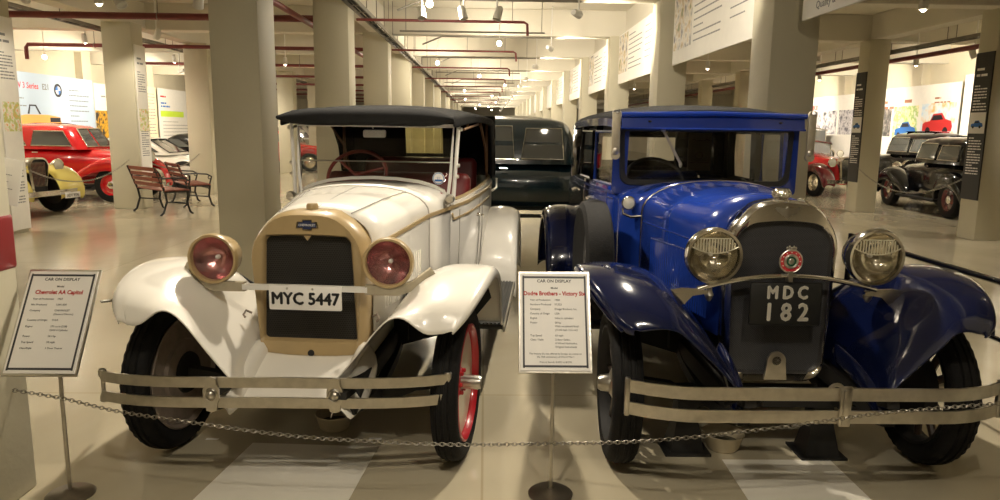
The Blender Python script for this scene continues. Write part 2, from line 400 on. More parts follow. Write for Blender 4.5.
# ------------------------------------------------------------------ hanging posters of the right main row
def text_lines(m, fr, x0, x1, y0, n, dy, h, seed=0):
    rr = random.Random(seed)
    for i in range(n):
        L = (x1-x0)*(rr.uniform(.85, 1) if i % 5 else rr.uniform(.3, .6)); M0 = m.M; m.M = M0 @ fr
        x = x0
        while x < x0+L:
            wl = rr.uniform(.5, 1.4)*h*4; wl = min(wl, x0+L-x)
            if wl > .002: m.box((x+wl/2, y0-i*dy, .001), (wl, h, .002))
            x += wl + h*.7
        m.M = M0
def picture(parent, fr, x, y, w_, h_, cols, name='picture', label=None, seed=1):
    'printed photograph: patchy colours made by a procedural material'
    key = 'print_%s_%d' % (name, seed)
    M = bpy.data.materials.new(key); M.use_nodes = True; nt = M.node_tree; b = nt.nodes['Principled BSDF']; b.inputs['Roughness'].default_value = .5
    tc = nt.nodes.new('ShaderNodeTexCoord'); n = nt.nodes.new('ShaderNodeTexNoise'); n.inputs['Scale'].default_value = 5/max(w_, h_)*1.2; n.inputs['Detail'].default_value = 3
    mp = nt.nodes.new('ShaderNodeMapping'); mp.inputs['Location'].default_value = (seed*3.7, seed*1.3, seed); nt.links.new(tc.outputs['Object'], mp.inputs[0]); nt.links.new(mp.outputs[0], n.inputs['Vector'])
    r = nt.nodes.new('ShaderNodeValToRGB'); cr = r.color_ramp; k = len(cols)
    for i in range(k):
        pos = .3 + .4*i/(k-1)
        e = cr.elements[i] if i < 2 and k >= 2 and False else None
    cr.elements[0].position = .3; cr.elements[0].color = (*cols[0], 1); cr.elements[1].position = .7; cr.elements[1].color = (*cols[-1], 1)
    for i in range(1, k-1):
        e = cr.elements.new(.3 + .4*i/(k-1)); e.color = (*cols[i], 1)
    nt.links.new(n.outputs['Fac'], r.inputs[0]); nt.links.new(r.outputs[0], b.inputs['Base Color'])
    m = MB(); m.M = fr; m.box((x, y, .002), (w_, h_, .004)); o = m.build(name, M, parent, smooth=0)
    if label: lab(o, label)
    return o
def poster(fr, w_, h_, label, material, cat='poster', name='poster', group=None):
    'board with its lower left corner at the frame origin'
    t = thing(name, label, cat, fr.translation, 0, group)
    f2 = fr.copy(); f2.translation = (0, 0, 0)
    m = MB(); m.M = f2; m.box((w_/2, h_/2, -.012), (w_, h_, .024), .003, seg=1); m.build('board', material, t, smooth=0)
    return t, f2
boardm = mat('poster_white', (.80, .77, .70), .55, var=.03)
bluish = mat('poster_pale_blue', (.42, .52, .64), .5, var=.05, scale=1)
greyish = mat('poster_black', (.018, .017, .016), .5)
for k in range(-1, 9):
    y0, y1 = 7.02 + BAY*k, 7.02 + BAY*k + 3.44
    fr = frame((2.64, y1, 2.53), (0, -1, 0), (0, 0, 1))
    t, f2 = poster(fr, y1-y0, .94, 'lit white text poster hanging between right main columns, %s' % ['nearest the camera', 'second of the row', 'third of the row', 'fourth of the row', 'fifth of the row'][k+1] if k < 4 else 'lit white poster far down the row of right main columns, %s of the row' % ORD[k+1], boardm, group='posters between the right main columns')
    if k < 5:
        m = MB(); text_lines(m, f2, 1.0, 2.2, .82, 8, .085, .018, k+9); text_lines(m, f2, 2.4, 3.2, .8, 6, .1, .014, k+29)
        m.build('lettering', greyink, t, smooth=0)
        if k == -1:
            m = MB(); text_bm(m, 'Quality &', .25, .06, .085, f2, 'LEFT'); m.build('heading', greyink, t, smooth=0)
        picture(t, f2, .48, .55, .85, .72, [(.10, .09, .08), (.45, .42, .38), (.75, .7, .6), (.55, .40, .2), (.2, .25, .1)], label='old street photograph print', seed=20+k)
# ------------------------------------------------------------------ wall posters and column banners
def left_fr(y, z, x=-12.34): return frame((x, y, z), (0, 1, 0), (0, 0, 1))
def right_fr(y, z, x=11.94): return frame((x, y, z), (0, -1, 0), (0, 0, 1))
redp = mat('print_red', (.55, .03, .03), .5); yel = mat('print_yellow', (.85, .55, .04), .5); grn = mat('print_lime', (.55, .75, .05), .5)
orange = mat('print_orange', (.75, .38, .10), .5); blk = mat('print_black', (.015, .013, .02), .5); skyb = mat('print_sky_blue', (.12, .5, .85), .5)
t, f = poster(left_fr(18.3, .5), 5.1, 2.47, 'pale blue wall poster with a round car badge and an orange open car', bluish)
m = MB(); text_bm(m, 'BMW 3 Series', 1.0, 2.05, .22, f, 'LEFT', .004); m.build('heading', redp, t, smooth=0)
m = MB(); text_bm(m, 'E21', 2.45, 2.05, .22, f, 'LEFT', .006); text_lines(m, f, 1.0, 2.6, 1.78, 1, .1, .03, 3); text_lines(m, f, 1.0, 2.9, 1.58, 1, .1, .03, 4)
text_lines(m, f, 3.75, 4.85, 2.1, 12, .15, .03, 5); m.build('lettering', greyink, t, smooth=0)
m = MB(); m.M = f; m.lathe([(0, .003), (.19, .003), (.19, 0)], (3.2, 2.06, 0), (0, 0, 1), 32); b_ = m.build('round_badge', blk, t, smooth=0)
m = MB(); m.M = f
for q in range(4):
    pass
for a0 in (0, 180): m.prism([(3.2, 2.06, .003)] + [(3.2+.12*cos(radians(a0+90*i/6)), 2.06+.12*sin(radians(a0+90*i/6)), .003) for i in range(7)], (0, 0, .002))
m.build('badge_quarters', paper, b_, smooth=0)
m = MB(); m.M = f
for a0 in (90, 270): m.prism([(3.2, 2.06, .003)] + [(3.2+.12*cos(radians(a0+90*i/6)), 2.06+.12*sin(radians(a0+90*i/6)), .003) for i in range(7)], (0, 0, .002))
m.build('badge_quarters', blueink, b_, smooth=0)
m = MB(); m.M = f; m.prism([(1.1, 1.05, .001), (1.15, 1.28, .001), (1.6, 1.35, .001), (2.6, 1.36, .001), (3.2, 1.30, .001), (3.25, 1.10, .001)], (0, 0, .004)); m.build('printed_car_body', orange, t, smooth=0)
m = MB(); m.M = f; m.prism([(1.7, 1.37, .001), (1.8, 1.6, .001), (1.85, 1.6, .001), (1.78, 1.37, .001)], (0, 0, .004)); m.prism([(2.3, 1.37, .001), (2.1, 1.62, .001), (1.8, 1.62, .001), (1.8, 1.58, .001), (2.06, 1.58, .001), (2.22, 1.37, .001)], (0, 0, .004))
m.box((2.95, 1.22, .004), (.5, .13, .004)); m.box((1.2, 1.22, .004), (.14, .1, .004)); m.build('printed_car_trim', blk, t, smooth=0)
t, f = poster(left_fr(23.45, .5), 2.6, 2.4, 'pale pink wall poster with a black and yellow picture', boardm)
m = MB(); text_lines(m, f, .4, 1.6, 2.0, 1, .1, .05, 8); m.build('lettering', greyink, t, smooth=0)
picture(t, f, .9, .9, 1.8, 1.3, [(.01, .01, .02), (.02, .02, .03), (.7, .38, .02), (.02, .01, .03), (.5, .35, .05)], label='black and yellow printed picture', seed=3)
t, f = poster(left_fr(26.6, .5), 1.2, 2.5, 'narrow cream text poster on the left wall', mat('poster_cream', (.80, .70, .48), .55))
m = MB(); text_lines(m, f, .1, 1.1, 2.35, 16, .11, .03, 11); m.build('lettering', greyink, t, smooth=0)
picture(t, f, .6, .45, 1.0, .4, [(.03, .03, .02), (.2, .22, .1), (.1, .1, .06)], seed=5)
t, f = poster(left_fr(27.95, .5), 4.3, 2.5, 'white wall poster with lime strip and sky blue drawing', boardm)
m = MB(); m.M = f; m.box((1.2, 1.55, .003), (2.1, .22, .004)); m.build('lime_strip', grn, t, smooth=0)
m = MB(); m.M = f; m.ell((2.9, 1.85, .002), (.3, .22, .004)); m.ell((2.75, 2.05, .002), (.16, .2, .004)); m.ell((3.2, 1.7, .002), (.2, .12, .004)); m.build('blue_drawing', skyb, t, smooth=0)
m = MB(); text_lines(m, f, .2, 1.0, 2.2, 1, .1, .06, 2); m.build('heading', redp, t, smooth=0)
m = MB(); text_lines(m, f, .2, 1.1, 1.95, 2, .12, .06, 6); m.build('blue_lettering', blueink, t, smooth=0)
m = MB(); text_lines(m, f, .3, 3.8, 1.25, 7, .13, .02, 7); m.build('lettering', greyink, t, smooth=0)
t, f = poster(left_fr(16.5, .5), 1.5, 2.5, 'white text poster at the near end of the left wall', boardm)

t, f = poster(right_fr(22.0, .6), 3.75, 2.35, 'cream wall poster with a portrait and two colourful old car pictures', boardm)
m = MB(); text_lines(m, f, .25, .8, 1.95, 2, .16, .08, 1); text_lines(m, f, 1.3, 1.9, 1.95, 1, .16, .09, 2); text_lines(m, f, 2.7, 3.4, 1.98, 2, .12, .05, 3); m.build('heading', mat('print_brown', (.35, .15, .08), .5), t, smooth=0)
m = MB(); text_lines(m, f, 1.2, 2.0, 1.7, 1, .1, .02, 5); text_lines(m, f, 2.5, 3.5, 1.72, 2, .08, .02, 6); m.build('lettering', greyink, t, smooth=0)
picture(t, f, .42, 1.36, .55, .80, [(.05, .05, .05), (.15, .14, .13), (.45, .4, .36)], label='dark portrait photograph', seed=9)
picture(t, f, 1.42, 1.34, 1.2, .95, [(.75, .60, .10), (.85, .8, .5), (.3, .5, .12), (.85, .82, .7)], label='yellow and green street picture', seed=11)
picture(t, f, 2.9, 1.36, 1.45, .98, [(.45, .62, .8), (.7, .75, .75), (.8, .45, .15)], label='picture with pale sky', seed=14)
def flat_car(f, t, x, y, s, material):
    m = MB(); m.M = f
    prof = [(-1, 0), (-1, .3), (-.85, .38), (-.5, .42), (-.3, .72), (.3, .76), (.55, .5), (.95, .42), (1.05, .2), (1.0, 0)]
    m.prism([(x+a*s, y+b*s, .006) for a, b in prof], (0, 0, .003)); o = m.build('printed_car_body', material, t, smooth=0)
    m = MB(); m.M = f
    for a in (-.6, .6): m.lathe([(0, .004), (.17*s, .004), (.17*s, 0)], (x+a*s, y, .008), (0, 0, 1), 14)
    m.prism([(x+a*s, y+b*s, .008) for a, b in [(-.42, .45), (-.26, .66), (.26, .68), (.42, .48)]], (0, 0, .003)); m.build('printed_car_trim', blk, o, smooth=0)
flat_car(f, t, 1.45, 1.0, .5, blueink); flat_car(f, t, 2.9, 1.12, .62, redp)
t, f = poster(right_fr(18.15, .6), 2.6, 2.5, 'plain cream wall panel right of the colourful car poster', boardm)
t, f = poster(right_fr(28.2, .6), 4.9, 2.3, 'cream wall poster with red heading over a row of grey photographs', boardm)
m = MB(); text_bm(m, 'Series MKIII', .9, 1.85, .24, f, 'LEFT', .006); m.build('heading', redp, t, smooth=0)
for i in range(4): picture(t, f, .75+1.15*i, 1.40, 1.0, .80, [(.04, .04, .05), (.3, .29, .31), (.65, .62, .62), (.2, .19, .2)], name='grey_photograph', seed=30+i)

def banner(x, y, right, label, black, z0=.62, z1=2.86, wd=.40):
    fr = (right_fr if right else left_fr)(y+wd/2 if right else y-wd/2, z0, x)
    t, f = poster(fr, wd, z1-z0, label, greyish if black else boardm, 'banner', 'column_banner')
    h = z1-z0; im = paper if black else greyink
    m = MB(); text_lines(m, f, .06, .34, h-.25, 2, .09, .035, 2); text_lines(m, f, .05, .36, h-.5, 9, .045, .018, 3); text_lines(m, f, .05, .36, .95, 14, .042, .018, 4)
    m.build('lettering', im, t, smooth=0)
    if black:
        m = MB(); m.M = f; m.box((wd/2, 1.18, .002), (wd*.88, .32, .004)); m.build('picture_ground', paper, t, smooth=0)
    if black: flat_car(f, t, wd/2, 1.12, .13, blueink)
    else: picture(t, f, wd/2, 1.70-z0, wd*.88, .42, [(.75, .45, .12), (.5, .55, .15), (.85, .8, .7), (.75, .35, .1)], seed=41)
banner(7.58, 11.12, True, 'black text banner on the nearer right outer column', True)
banner(7.71, 15.02, True, 'black text banner on the farther right outer column', True)
banner(-6.86, 10.75, False, 'white banner with orange car picture on the nearest left outer column', False, .0+.05, 3.1, .42)
banner(-6.60, 14.3, False, 'white banner on the left outer column behind the bench', False, .62, 3.1, .42)

# ------------------------------------------------------------------ generic parked car of the background
def wheel_bm(m_t, m_d, c, ax, R=.33, wd=.17, rimr=.6):
    m_t.lathe([(R*rimr, -wd*.4), (R*.86, -wd*.5), (R*.96, -wd*.42), (R, -wd*.2), (R, wd*.2), (R*.96, wd*.42), (R*.86, wd*.5), (R*rimr, wd*.4)], c, ax, 28)
    m_d.lathe([(0, wd*.30), (R*.16, wd*.32), (R*.2, wd*.24), (R*.5, wd*.15), (R*rimr, wd*.40), (R*rimr, -wd*.4), (R*.4, -wd*.1), (0, -wd*.1)], c, ax, 28)
def old_car(name, label, loc, rz, body, L=4.0, Wd=1.55, H=1.55, wb=2.5, style='saloon', R=.33, hoodz=1.0, wheelmat=None, cabin=(.0, 2.3), wingmat=None, grille='upright', topmat=None, bumperm=None, front_end=True, skirt=.20, wing_in=.34):
    'origin on the ground under the front axle; +y is the tail'
    t = thing(name, label, 'car', loc, rz); hw = Wd/2; wingmat = wingmat or body; wheelmat = wheelmat or body
    yF, yR = -.42, L-.42
    # lower body
    rings = []
    nose = hoodz-.06
    st = [(yF+.10, .20, nose-.22), (yF+.14, .27, nose-.04), (yF+.3, .33, nose), (cabin[0], .45, hoodz), (cabin[0]+.35, hw-.22, hoodz+.06), (cabin[0]+.9, hw-.10, hoodz+.06), (cabin[1]-.2, hw-.10, hoodz+.06), (cabin[1]+.3, hw-.16, hoodz+.02), (yR-.25, hw-.3, hoodz-.22), (yR-.02, hw-.45, .55)]
    if style == 'modern':
        st = [(yF-.3, hw-.12, .55), (yF-.2, hw-.06, .68), (yF+.1, hw-.03, .78), (cabin[0], hw, .86), (cabin[0]+.6, hw, .92), (cabin[1], hw, .92), (yR-.1, hw-.05, .88), (yR, hw-.1, .6)]
    for y, h_, zt in st:
        ring = []
        for k in range(20):
            a = 2*pi*k/20; e = .55
            x = h_*abs(cos(a))**e*(1 if cos(a) >= 0 else -1); zc = (zt+.32)/2
            z = zc + (zt-.32)/2*abs(sin(a))**(.7)*(1 if sin(a) >= 0 else -1)
            ring.append((x, y, z))
        rings.append(ring)
    m = MB(); m.loft(rings); m.build('body', body, t, 50, sub=1)
    # cabin
    c0, c1 = cabin; tm = topmat or body
    rings = []
    dz = H-hoodz
    if style in ('saloon', 'modern', 'fastback'):
        tail = {'saloon': .35, 'fastback': .55, 'modern': .6}[style]; rake = {'saloon': .12, 'fastback': .35, 'modern': .75}[style]
        def cab(y0, y1, zt, k=1.0):
            return [(-(hw-.14)*k, y0, hoodz), (-(hw-.24)*k, y0+rake, zt)]
        top = []
        zs = [hoodz, hoodz+dz*.45, hoodz+dz*.78, hoodz+dz*.9, H-.015, H+.025]
        for i, z in enumerate(zs):
            q = (z-hoodz)/dz; ex = (0, 0, .015, .05, .17, .40)[i]; ins = .02+.13*q*q + ex; ya = c0+.15+rake*q + ex*1.1; yb = c1+.2-tail*.45*q*q-(tail*.5*q if style != 'saloon' else 0) - ex*1.3
            h_ = hw-.12-ins; r = .24 if style == 'fastback' else .17
            pts = []
            for (cx, cy, a0) in ((h_-r, yb-r, 0), (-(h_-r), yb-r, 90), (-(h_-r), ya+r, 180), (h_-r, ya+r, 270)):
                for j in range(5):
                    a = radians(a0+90*j/4); pts.append((cx+r*cos(a), cy+r*sin(a), z))
            rings.append(pts)
        m = MB(); m.loft(rings, cap=True); cb = m.build('cabin', tm, t, 50)
        def sidewin(ya, yb, s, z0=hoodz+.08, z1=H-.14):
            q0 = (z0-hoodz)/dz; q1 = (z1-hoodz)/dz
            x0 = hw-.12-.02-.13*q0*q0+.012; x1 = hw-.12-.02-.13*q1*q1+.012
            P = []
            for y, z, dy in ((ya, z0, 0), (yb, z0, 0), (yb-.04, z1, 0), (ya+rake*(q1-q0), z1, 0)):
                x = x0 if z == z0 else x1; P.append((s*x, y, z))
            m = MB(); m.prism(P, (-s*.01, 0, 0)); o = m.build('side_window', winm, cb, smooth=0)
            m = MB(); m.tube([(p[0]+s*.006, p[1], p[2]) for p in P], .012, 6, closed=True); m.build('window_frame', chrome if style != 'modern' else dark, o)
        nW = 2
        for s in (-1, 1):
            a = c0+.34+rake*.1; b = c1-.02-(tail*.25 if style != 'saloon' else 0)
            mid = (a+b)/2
            sidewin(a, mid-.05, s); sidewin(mid+.05, b, s, z1=H-.17)
        # windscreen
        q1 = .82; m = MB(); z0, z1 = hoodz+.07, hoodz+dz*q1
        for s in (-1, 1):
            m.prism([(s*.03, c0+.15+rake*.07/dz-.012, z0), (s*(hw-.36), c0+.15+rake*.07/dz-.012, z0), (s*(hw-.42), c0+.15+rake*q1-.012, z1), (s*.03, c0+.15+rake*q1-.012, z1)], (0, .012, 0))
        m.build('windscreen', winm, cb, smooth=0)
        m = MB()
        m.tube([(-(hw-.34), c0+.13+rake*.07/dz, z0-.01), (hw-.34, c0+.13+rake*.07/dz, z0-.01), (hw-.41, c0+.13+rake*q1, z1+.01), (-(hw-.41), c0+.13+rake*q1, z1+.01)], .014, 6, closed=True)
        m.build('windscreen_frame', chrome if style != 'modern' else dark, cb)
    elif style == 'tourer':
        m = MB(); rows = []
        for y, e, c in ((c0+.3, H-.12, H-.05), (c0+1.0, H-.06, H), (c1-.1, H-.08, H-.02), (c1+.15, H-.3, H-.22), (c1+.25, hoodz+.05, hoodz+.05)):
            rows.append([((hw-.16)*q, y, c-(c-e)*abs(q)**3) for q in (-1, -.9, -.6, -.2, .2, .6, .9, 1)])
        m.grid(rows); cb = m.build('folding_top', tm, t, 60, solid=.03)
        for s in (-1, 1):
            m = MB(); m.box((s*(hw-.18), c1-.1, (hoodz+H)/2), (.03, .5, H-hoodz-.15)); m.build('side_curtain', tm, t)
            m = MB(); m.tube([(s*(hw-.2), c0+.28, hoodz), (s*(hw-.2), c0+.33, H-.1)], .018, 6); m.build('windscreen_post', chrome, t)
        m = MB(); m.prism([(-(hw-.2), c0+.28, hoodz+.03), (hw-.2, c0+.28, hoodz+.03), (hw-.2, c0+.33, H-.12), (-(hw-.2), c0+.33, H-.12)], (0, .008, 0)); m.build('windscreen', winm, t, smooth=0)
    # wings
    if style != 'modern':
        for y0, sgn, rr in ((0, 1, R+(.20 if style == 'fastback' else .13)), (wb, 1, R+.15)):
            for s in (-1, 1):
                rows = []
                n = 12
                for i in range(n+1):
                    a = radians(200 - 200*i/n) if y0 == 0 else radians(185-190*i/n)
                    y = y0 - rr*cos(pi-a)*-1 if False else y0 + rr*cos(a)*1.08; z = R + rr*sin(a)*.98
                    if y0 == 0 and i > n*.72: y += (i-n*.72)*.10; z += .0
                    z = max(z, .3)
                    fl = 1 - .12*abs(2*i/n-1)**3
                    xi, xo = (hw-wing_in, hw*1.0)
                    rows.append([(s*(xi-.04), y, z-.03), (s*(xi+.06), y, z+.02), (s*(xi+xo)/2, y, z+.03), (s*(xo*fl-.03), y, z), (s*xo*fl, y, z-.06), (s*xo*fl, y + (y0-y)*.16, max(.28, z-skirt*max(.3, sin(a))))])
                m = MB(); m.grid(rows); m.build('front_wing' if y0 == 0 else 'rear_wing', wingmat, t, 60, sub=1, solid=.02)
        for s in (-1, 1):
            m = MB(); m.box((s*(hw-.13), wb/2, .30), (.2, wb-1.0, .04), .01); m.build('running_board', dark, t)
    else:
        for s in (-1, 1):
            for y0 in (0, wb):
                m = MB(); m.lathe([(R+.07, -.02), (R+.07, .012), (R-.02, .012)], (s*(hw-.01), y0, R+.02), (s, 0, 0), 26); m.build('wheel_arch', dark, t)
    for s in (-1, 1):
        for y0 in (0, wb):
            a = MB(); b = MB(); wheel_bm(a, b, (s*(hw-.15), y0, R), (s, 0, 0), R)
            wo = a.build('wheel', rubber, t); b.build('wheel_disc', wheelmat, wo)
            h_ = MB(); h_.ell((s*(hw-.15+.05), y0, R), (.03, R*.24, R*.24), 14, 8); h_.build('hubcap', chrome, wo)
    if front_end:
        if grille == 'upright':
            O = [(x, z) for x, z in rrect(.17, .22, .42, nose+.03, .05, .12, 4, .02)]; I = [(x*.82, .44+(z-.42)*.92) for x, z in O]
            m = MB(); m.loft([[(x, yF+.16, z) for x, z in O], [(x, yF+.02, z) for x, z in O], [(x, yF, z) for x, z in I], [(x, yF+.05, z) for x, z in I]], cap=False); g = m.build('radiator_shell', chrome, t)
            m = MB(); m.prism([(x, yF+.05, z) for x, z in I], (0, .02, 0)); m.build('grille', dark, g)
            m = MB()
            for i in range(-5, 6): m.box((i*.027, yF+.03, (.5+nose)/2), (.008, .012, nose-.56))
            m.build('grille_bars', chrome, g, smooth=0)
        else:
            m = MB()
            for i in range(6): m.box((0, yF-.27, .45+i*.04), (Wd*.7, .02, .015))
            m.build('grille', dark, t)
        for s in (-1, 1):
            if style != 'modern':
                m = MB(); m.lathe([(0, .16), (.06, .13), (.105, .04), (.115, 0), (.11, -.012), (.098, -.006)], (s*(hw-.38), yF+.10, nose-.10), (0, 1, 0), 22); hl = m.build('headlamp', chrome, t)
                m = MB(); m.lathe([(0, -.02), (.06, -.016), (.1, 0)], (s*(hw-.38), yF+.10, nose-.10), (0, 1, 0), 22); m.build('lens', lensm, hl)
        if style != 'modern':
            m = MB(); n = 10
            m.tube([(-hw*.95 + 2*hw*.95*i/n, yF-.18 + .14*abs(2*i/n-1)**3, .42) for i in range(n+1)], 0, flat=(.03, .09)); m.build('bumper', bumperm or chrome, t, smooth=60)
    m = MB(); m.tube([(hw-.09, (c0+c1)/2-.1, hoodz-.06), (hw-.06, (c0+c1)/2, hoodz-.06)], .012, 6); m.tube([(-hw+.09, (c0+c1)/2-.1, hoodz-.06), (-hw+.06, (c0+c1)/2, hoodz-.06)], .012, 6); m.build('door_handle', chrome, t)
    return t
winm = mat('dark_window_glass', (.085, .09, .085), .04, spec=1.0, coat=1)
lensm = mat('lamp_lens', (.6, .58, .5), .1, spec=1, coat=1)
redc = mat('red_car_paint', (.50, .008, .012), .2, coat=1); yelc = mat('pale_yellow_paint', (.72, .60, .15), .25, coat=.8)
maroon = mat('maroon_paint', (.12, .008, .012), .2, coat=1); whitec = mat('white_modern_paint', (.75, .72, .64), .25, coat=.8)
tealc = mat('dark_teal_paint', (.005, .018, .027), .2, coat=1); greytop = mat('grey_beige_canvas', (.33, .28, .22), .7, bump=.2)
E = pi/2
# heading +X (parked facing the aisle): local -y must point to +X
old_car('red_saloon_car', 'rounded red old saloon parked behind the yellow car on the left', (-7.75, 15.9, 0), radians(86), redc, 4.2, 1.6, 1.60, 2.6, 'fastback', .36, 1.08, cabin=(.42, 2.8), skirt=.26, wheelmat=redc)
t = old_car('yellow_roadster', 'pale yellow old car with tall chrome grille beside the left column', (-8.1, 12.75, 0), radians(77), yelc, 3.6, 1.8, 1.22, 2.3, 'tourer', .38, 1.04, cabin=(.7, 1.9), wheelmat=dark, topmat=dark, wing_in=.58, skirt=.12)
m = MB(); m.box((.42, -.66, .36), (.34, .012, .1), .002); pl = m.build('number_plate', paper, t)
m = MB(); text_bm(m, 'ADY 9596', .42, .33, .08, frame((0, -.667, 0), (1, 0, 0), (0, 0, 1)), sx=.8); m.build('lettering', ink, pl, smooth=0)
old_car('white_coupe_car', 'white modern car parked left behind the wooden benches', (-7.35, 18.7, 0), radians(88), whitec, 4.1, 1.65, 1.33, 2.45, 'modern', .33, .88, cabin=(.25, 2.4), wheelmat=dark, grille='flat')
old_car('black_saloon_car', 'black saloon far left, farther back than the white modern car', (-7.2, 22.4, 0), radians(88), blackp, 4.1, 1.6, 1.4, 2.45, 'modern', .33, .9, cabin=(.3, 2.4), wheelmat=dark, grille='flat')
old_car('red_saloon_car', 'small red saloon seen far off through the white car windscreen frame', (-6.3, 27, 0), radians(88), redc, 4.0, 1.6, 1.5, 2.4, 'fastback', .35, 1.0, cabin=(.3, 2.3), wheelmat=silver)
old_car('estate_car', 'tall white car beyond the far small red saloon', (-6.6, 31.5, 0), radians(88), whitec, 4.2, 1.7, 1.9, 2.5, 'modern', .35, 1.1, cabin=(.3, 2.8), wheelmat=dark, grille='flat')
# right-hand cars
old_car('black_saloon_car', 'glossy black old saloon nearer the right aisle, its left side shown', (9.95, 16.4, 0), radians(174), blackp, 4.2, 1.45, 1.58, 2.62, 'saloon', .37, 1.04, cabin=(.75, 2.75), wheelmat=maroon, skirt=.28)
old_car('black_saloon_car', 'black old saloon parked between the aisle-side black one and the wall', (11.3, 20.6, 0), radians(180), blackp, 4.2, 1.2, 1.68, 2.7, 'saloon', .36, 1.1, cabin=(.9, 3.2), wheelmat=dark)
old_car('red_roadster', 'bright red old car with chrome grille left of the black column banner', (9.15, 18.6, 0), radians(8), redc, 4.0, 1.5, 1.45, 2.5, 'tourer', .36, 1.05, cabin=(.9, 2.5), wheelmat=silver, wingmat=maroon, topmat=maroon)
old_car('maroon_tourer_car', 'maroon old car with grey beige canvas top behind the red roadster', (10.95, 23.4, 0), radians(3), maroon, 4.3, 1.65, 1.85, 2.7, 'tourer', .37, 1.15, cabin=(.7, 3.0), wheelmat=dark, topmat=greytop)
# dark teal saloon across the aisle, side on, nose to the left
old_car('teal_saloon_car', 'dark teal closed saloon standing side-on behind the white and blue cars', (-1.2, 11.75, 0), radians(-90), tealc, 4.5, 1.7, 1.80, 3.15, 'saloon', .37, 1.09, cabin=(.64, 2.42), wheelmat=dark)

# ------------------------------------------------------------------ park benches
def bench(loc, rz, label):
    t = thing('park_bench', label, 'bench', loc, rz, 'slatted park benches')
    for s in (-1, 1):
        m = MB(); x = s*.56
        m.tube([(x, -.30, 0), (x, -.25, .04), (x, -.2, .22), (x, -.23, .42)], .02, 8)
        m.tube([(x, .30, 0), (x, .24, .05), (x, .17, .25), (x, .2, .42), (x, .27, .62), (x, .36, .86)], .02, 8)
        m.tube([(x, -.2, .20), (x, .17, .24)], .014, 6)
        m.tube([(x, -.24, .42), (x, .2, .42)], .016, 6)
        m.tube([(x, .29, .66), (x, .05, .67), (x, -.18, .65), (x, -.27, .60), (x, -.25, .54), (x, -.22, .44)], .016, 6)
        m.torus((x, -.23, .585), (1, 0, 0), .03, .01, 12, 6)
        m.build('end_frame', iron, t)
    for i in range(5):
        m = MB(); m.box((0, -.2+i*.095, .445), (1.2, .075, .022), .005); m.build('seat_slat', wood, t)
    for i in range(4):
        m = MB(); m.box((0, .245+i*.032, .54+i*.095), (1.2, .02, .07), .005, Matrix.Rotation(radians(-18), 3, 'X')); m.build('back_slat', wood, t)
    m = MB()
    for i in range(9):
        m.torus((-.48+i*.12, -.215, .385), (0, 1, 0), .035, .007, 12, 5)
    m.build('scroll_apron', iron, t)
bench((-6.02, 13.55, 0), radians(180-42), 'wooden slat bench with iron ends, in front, beside the left column')
bench((-6.05, 14.98, 0), radians(125), 'wooden slat bench with iron ends, standing behind the first bench')
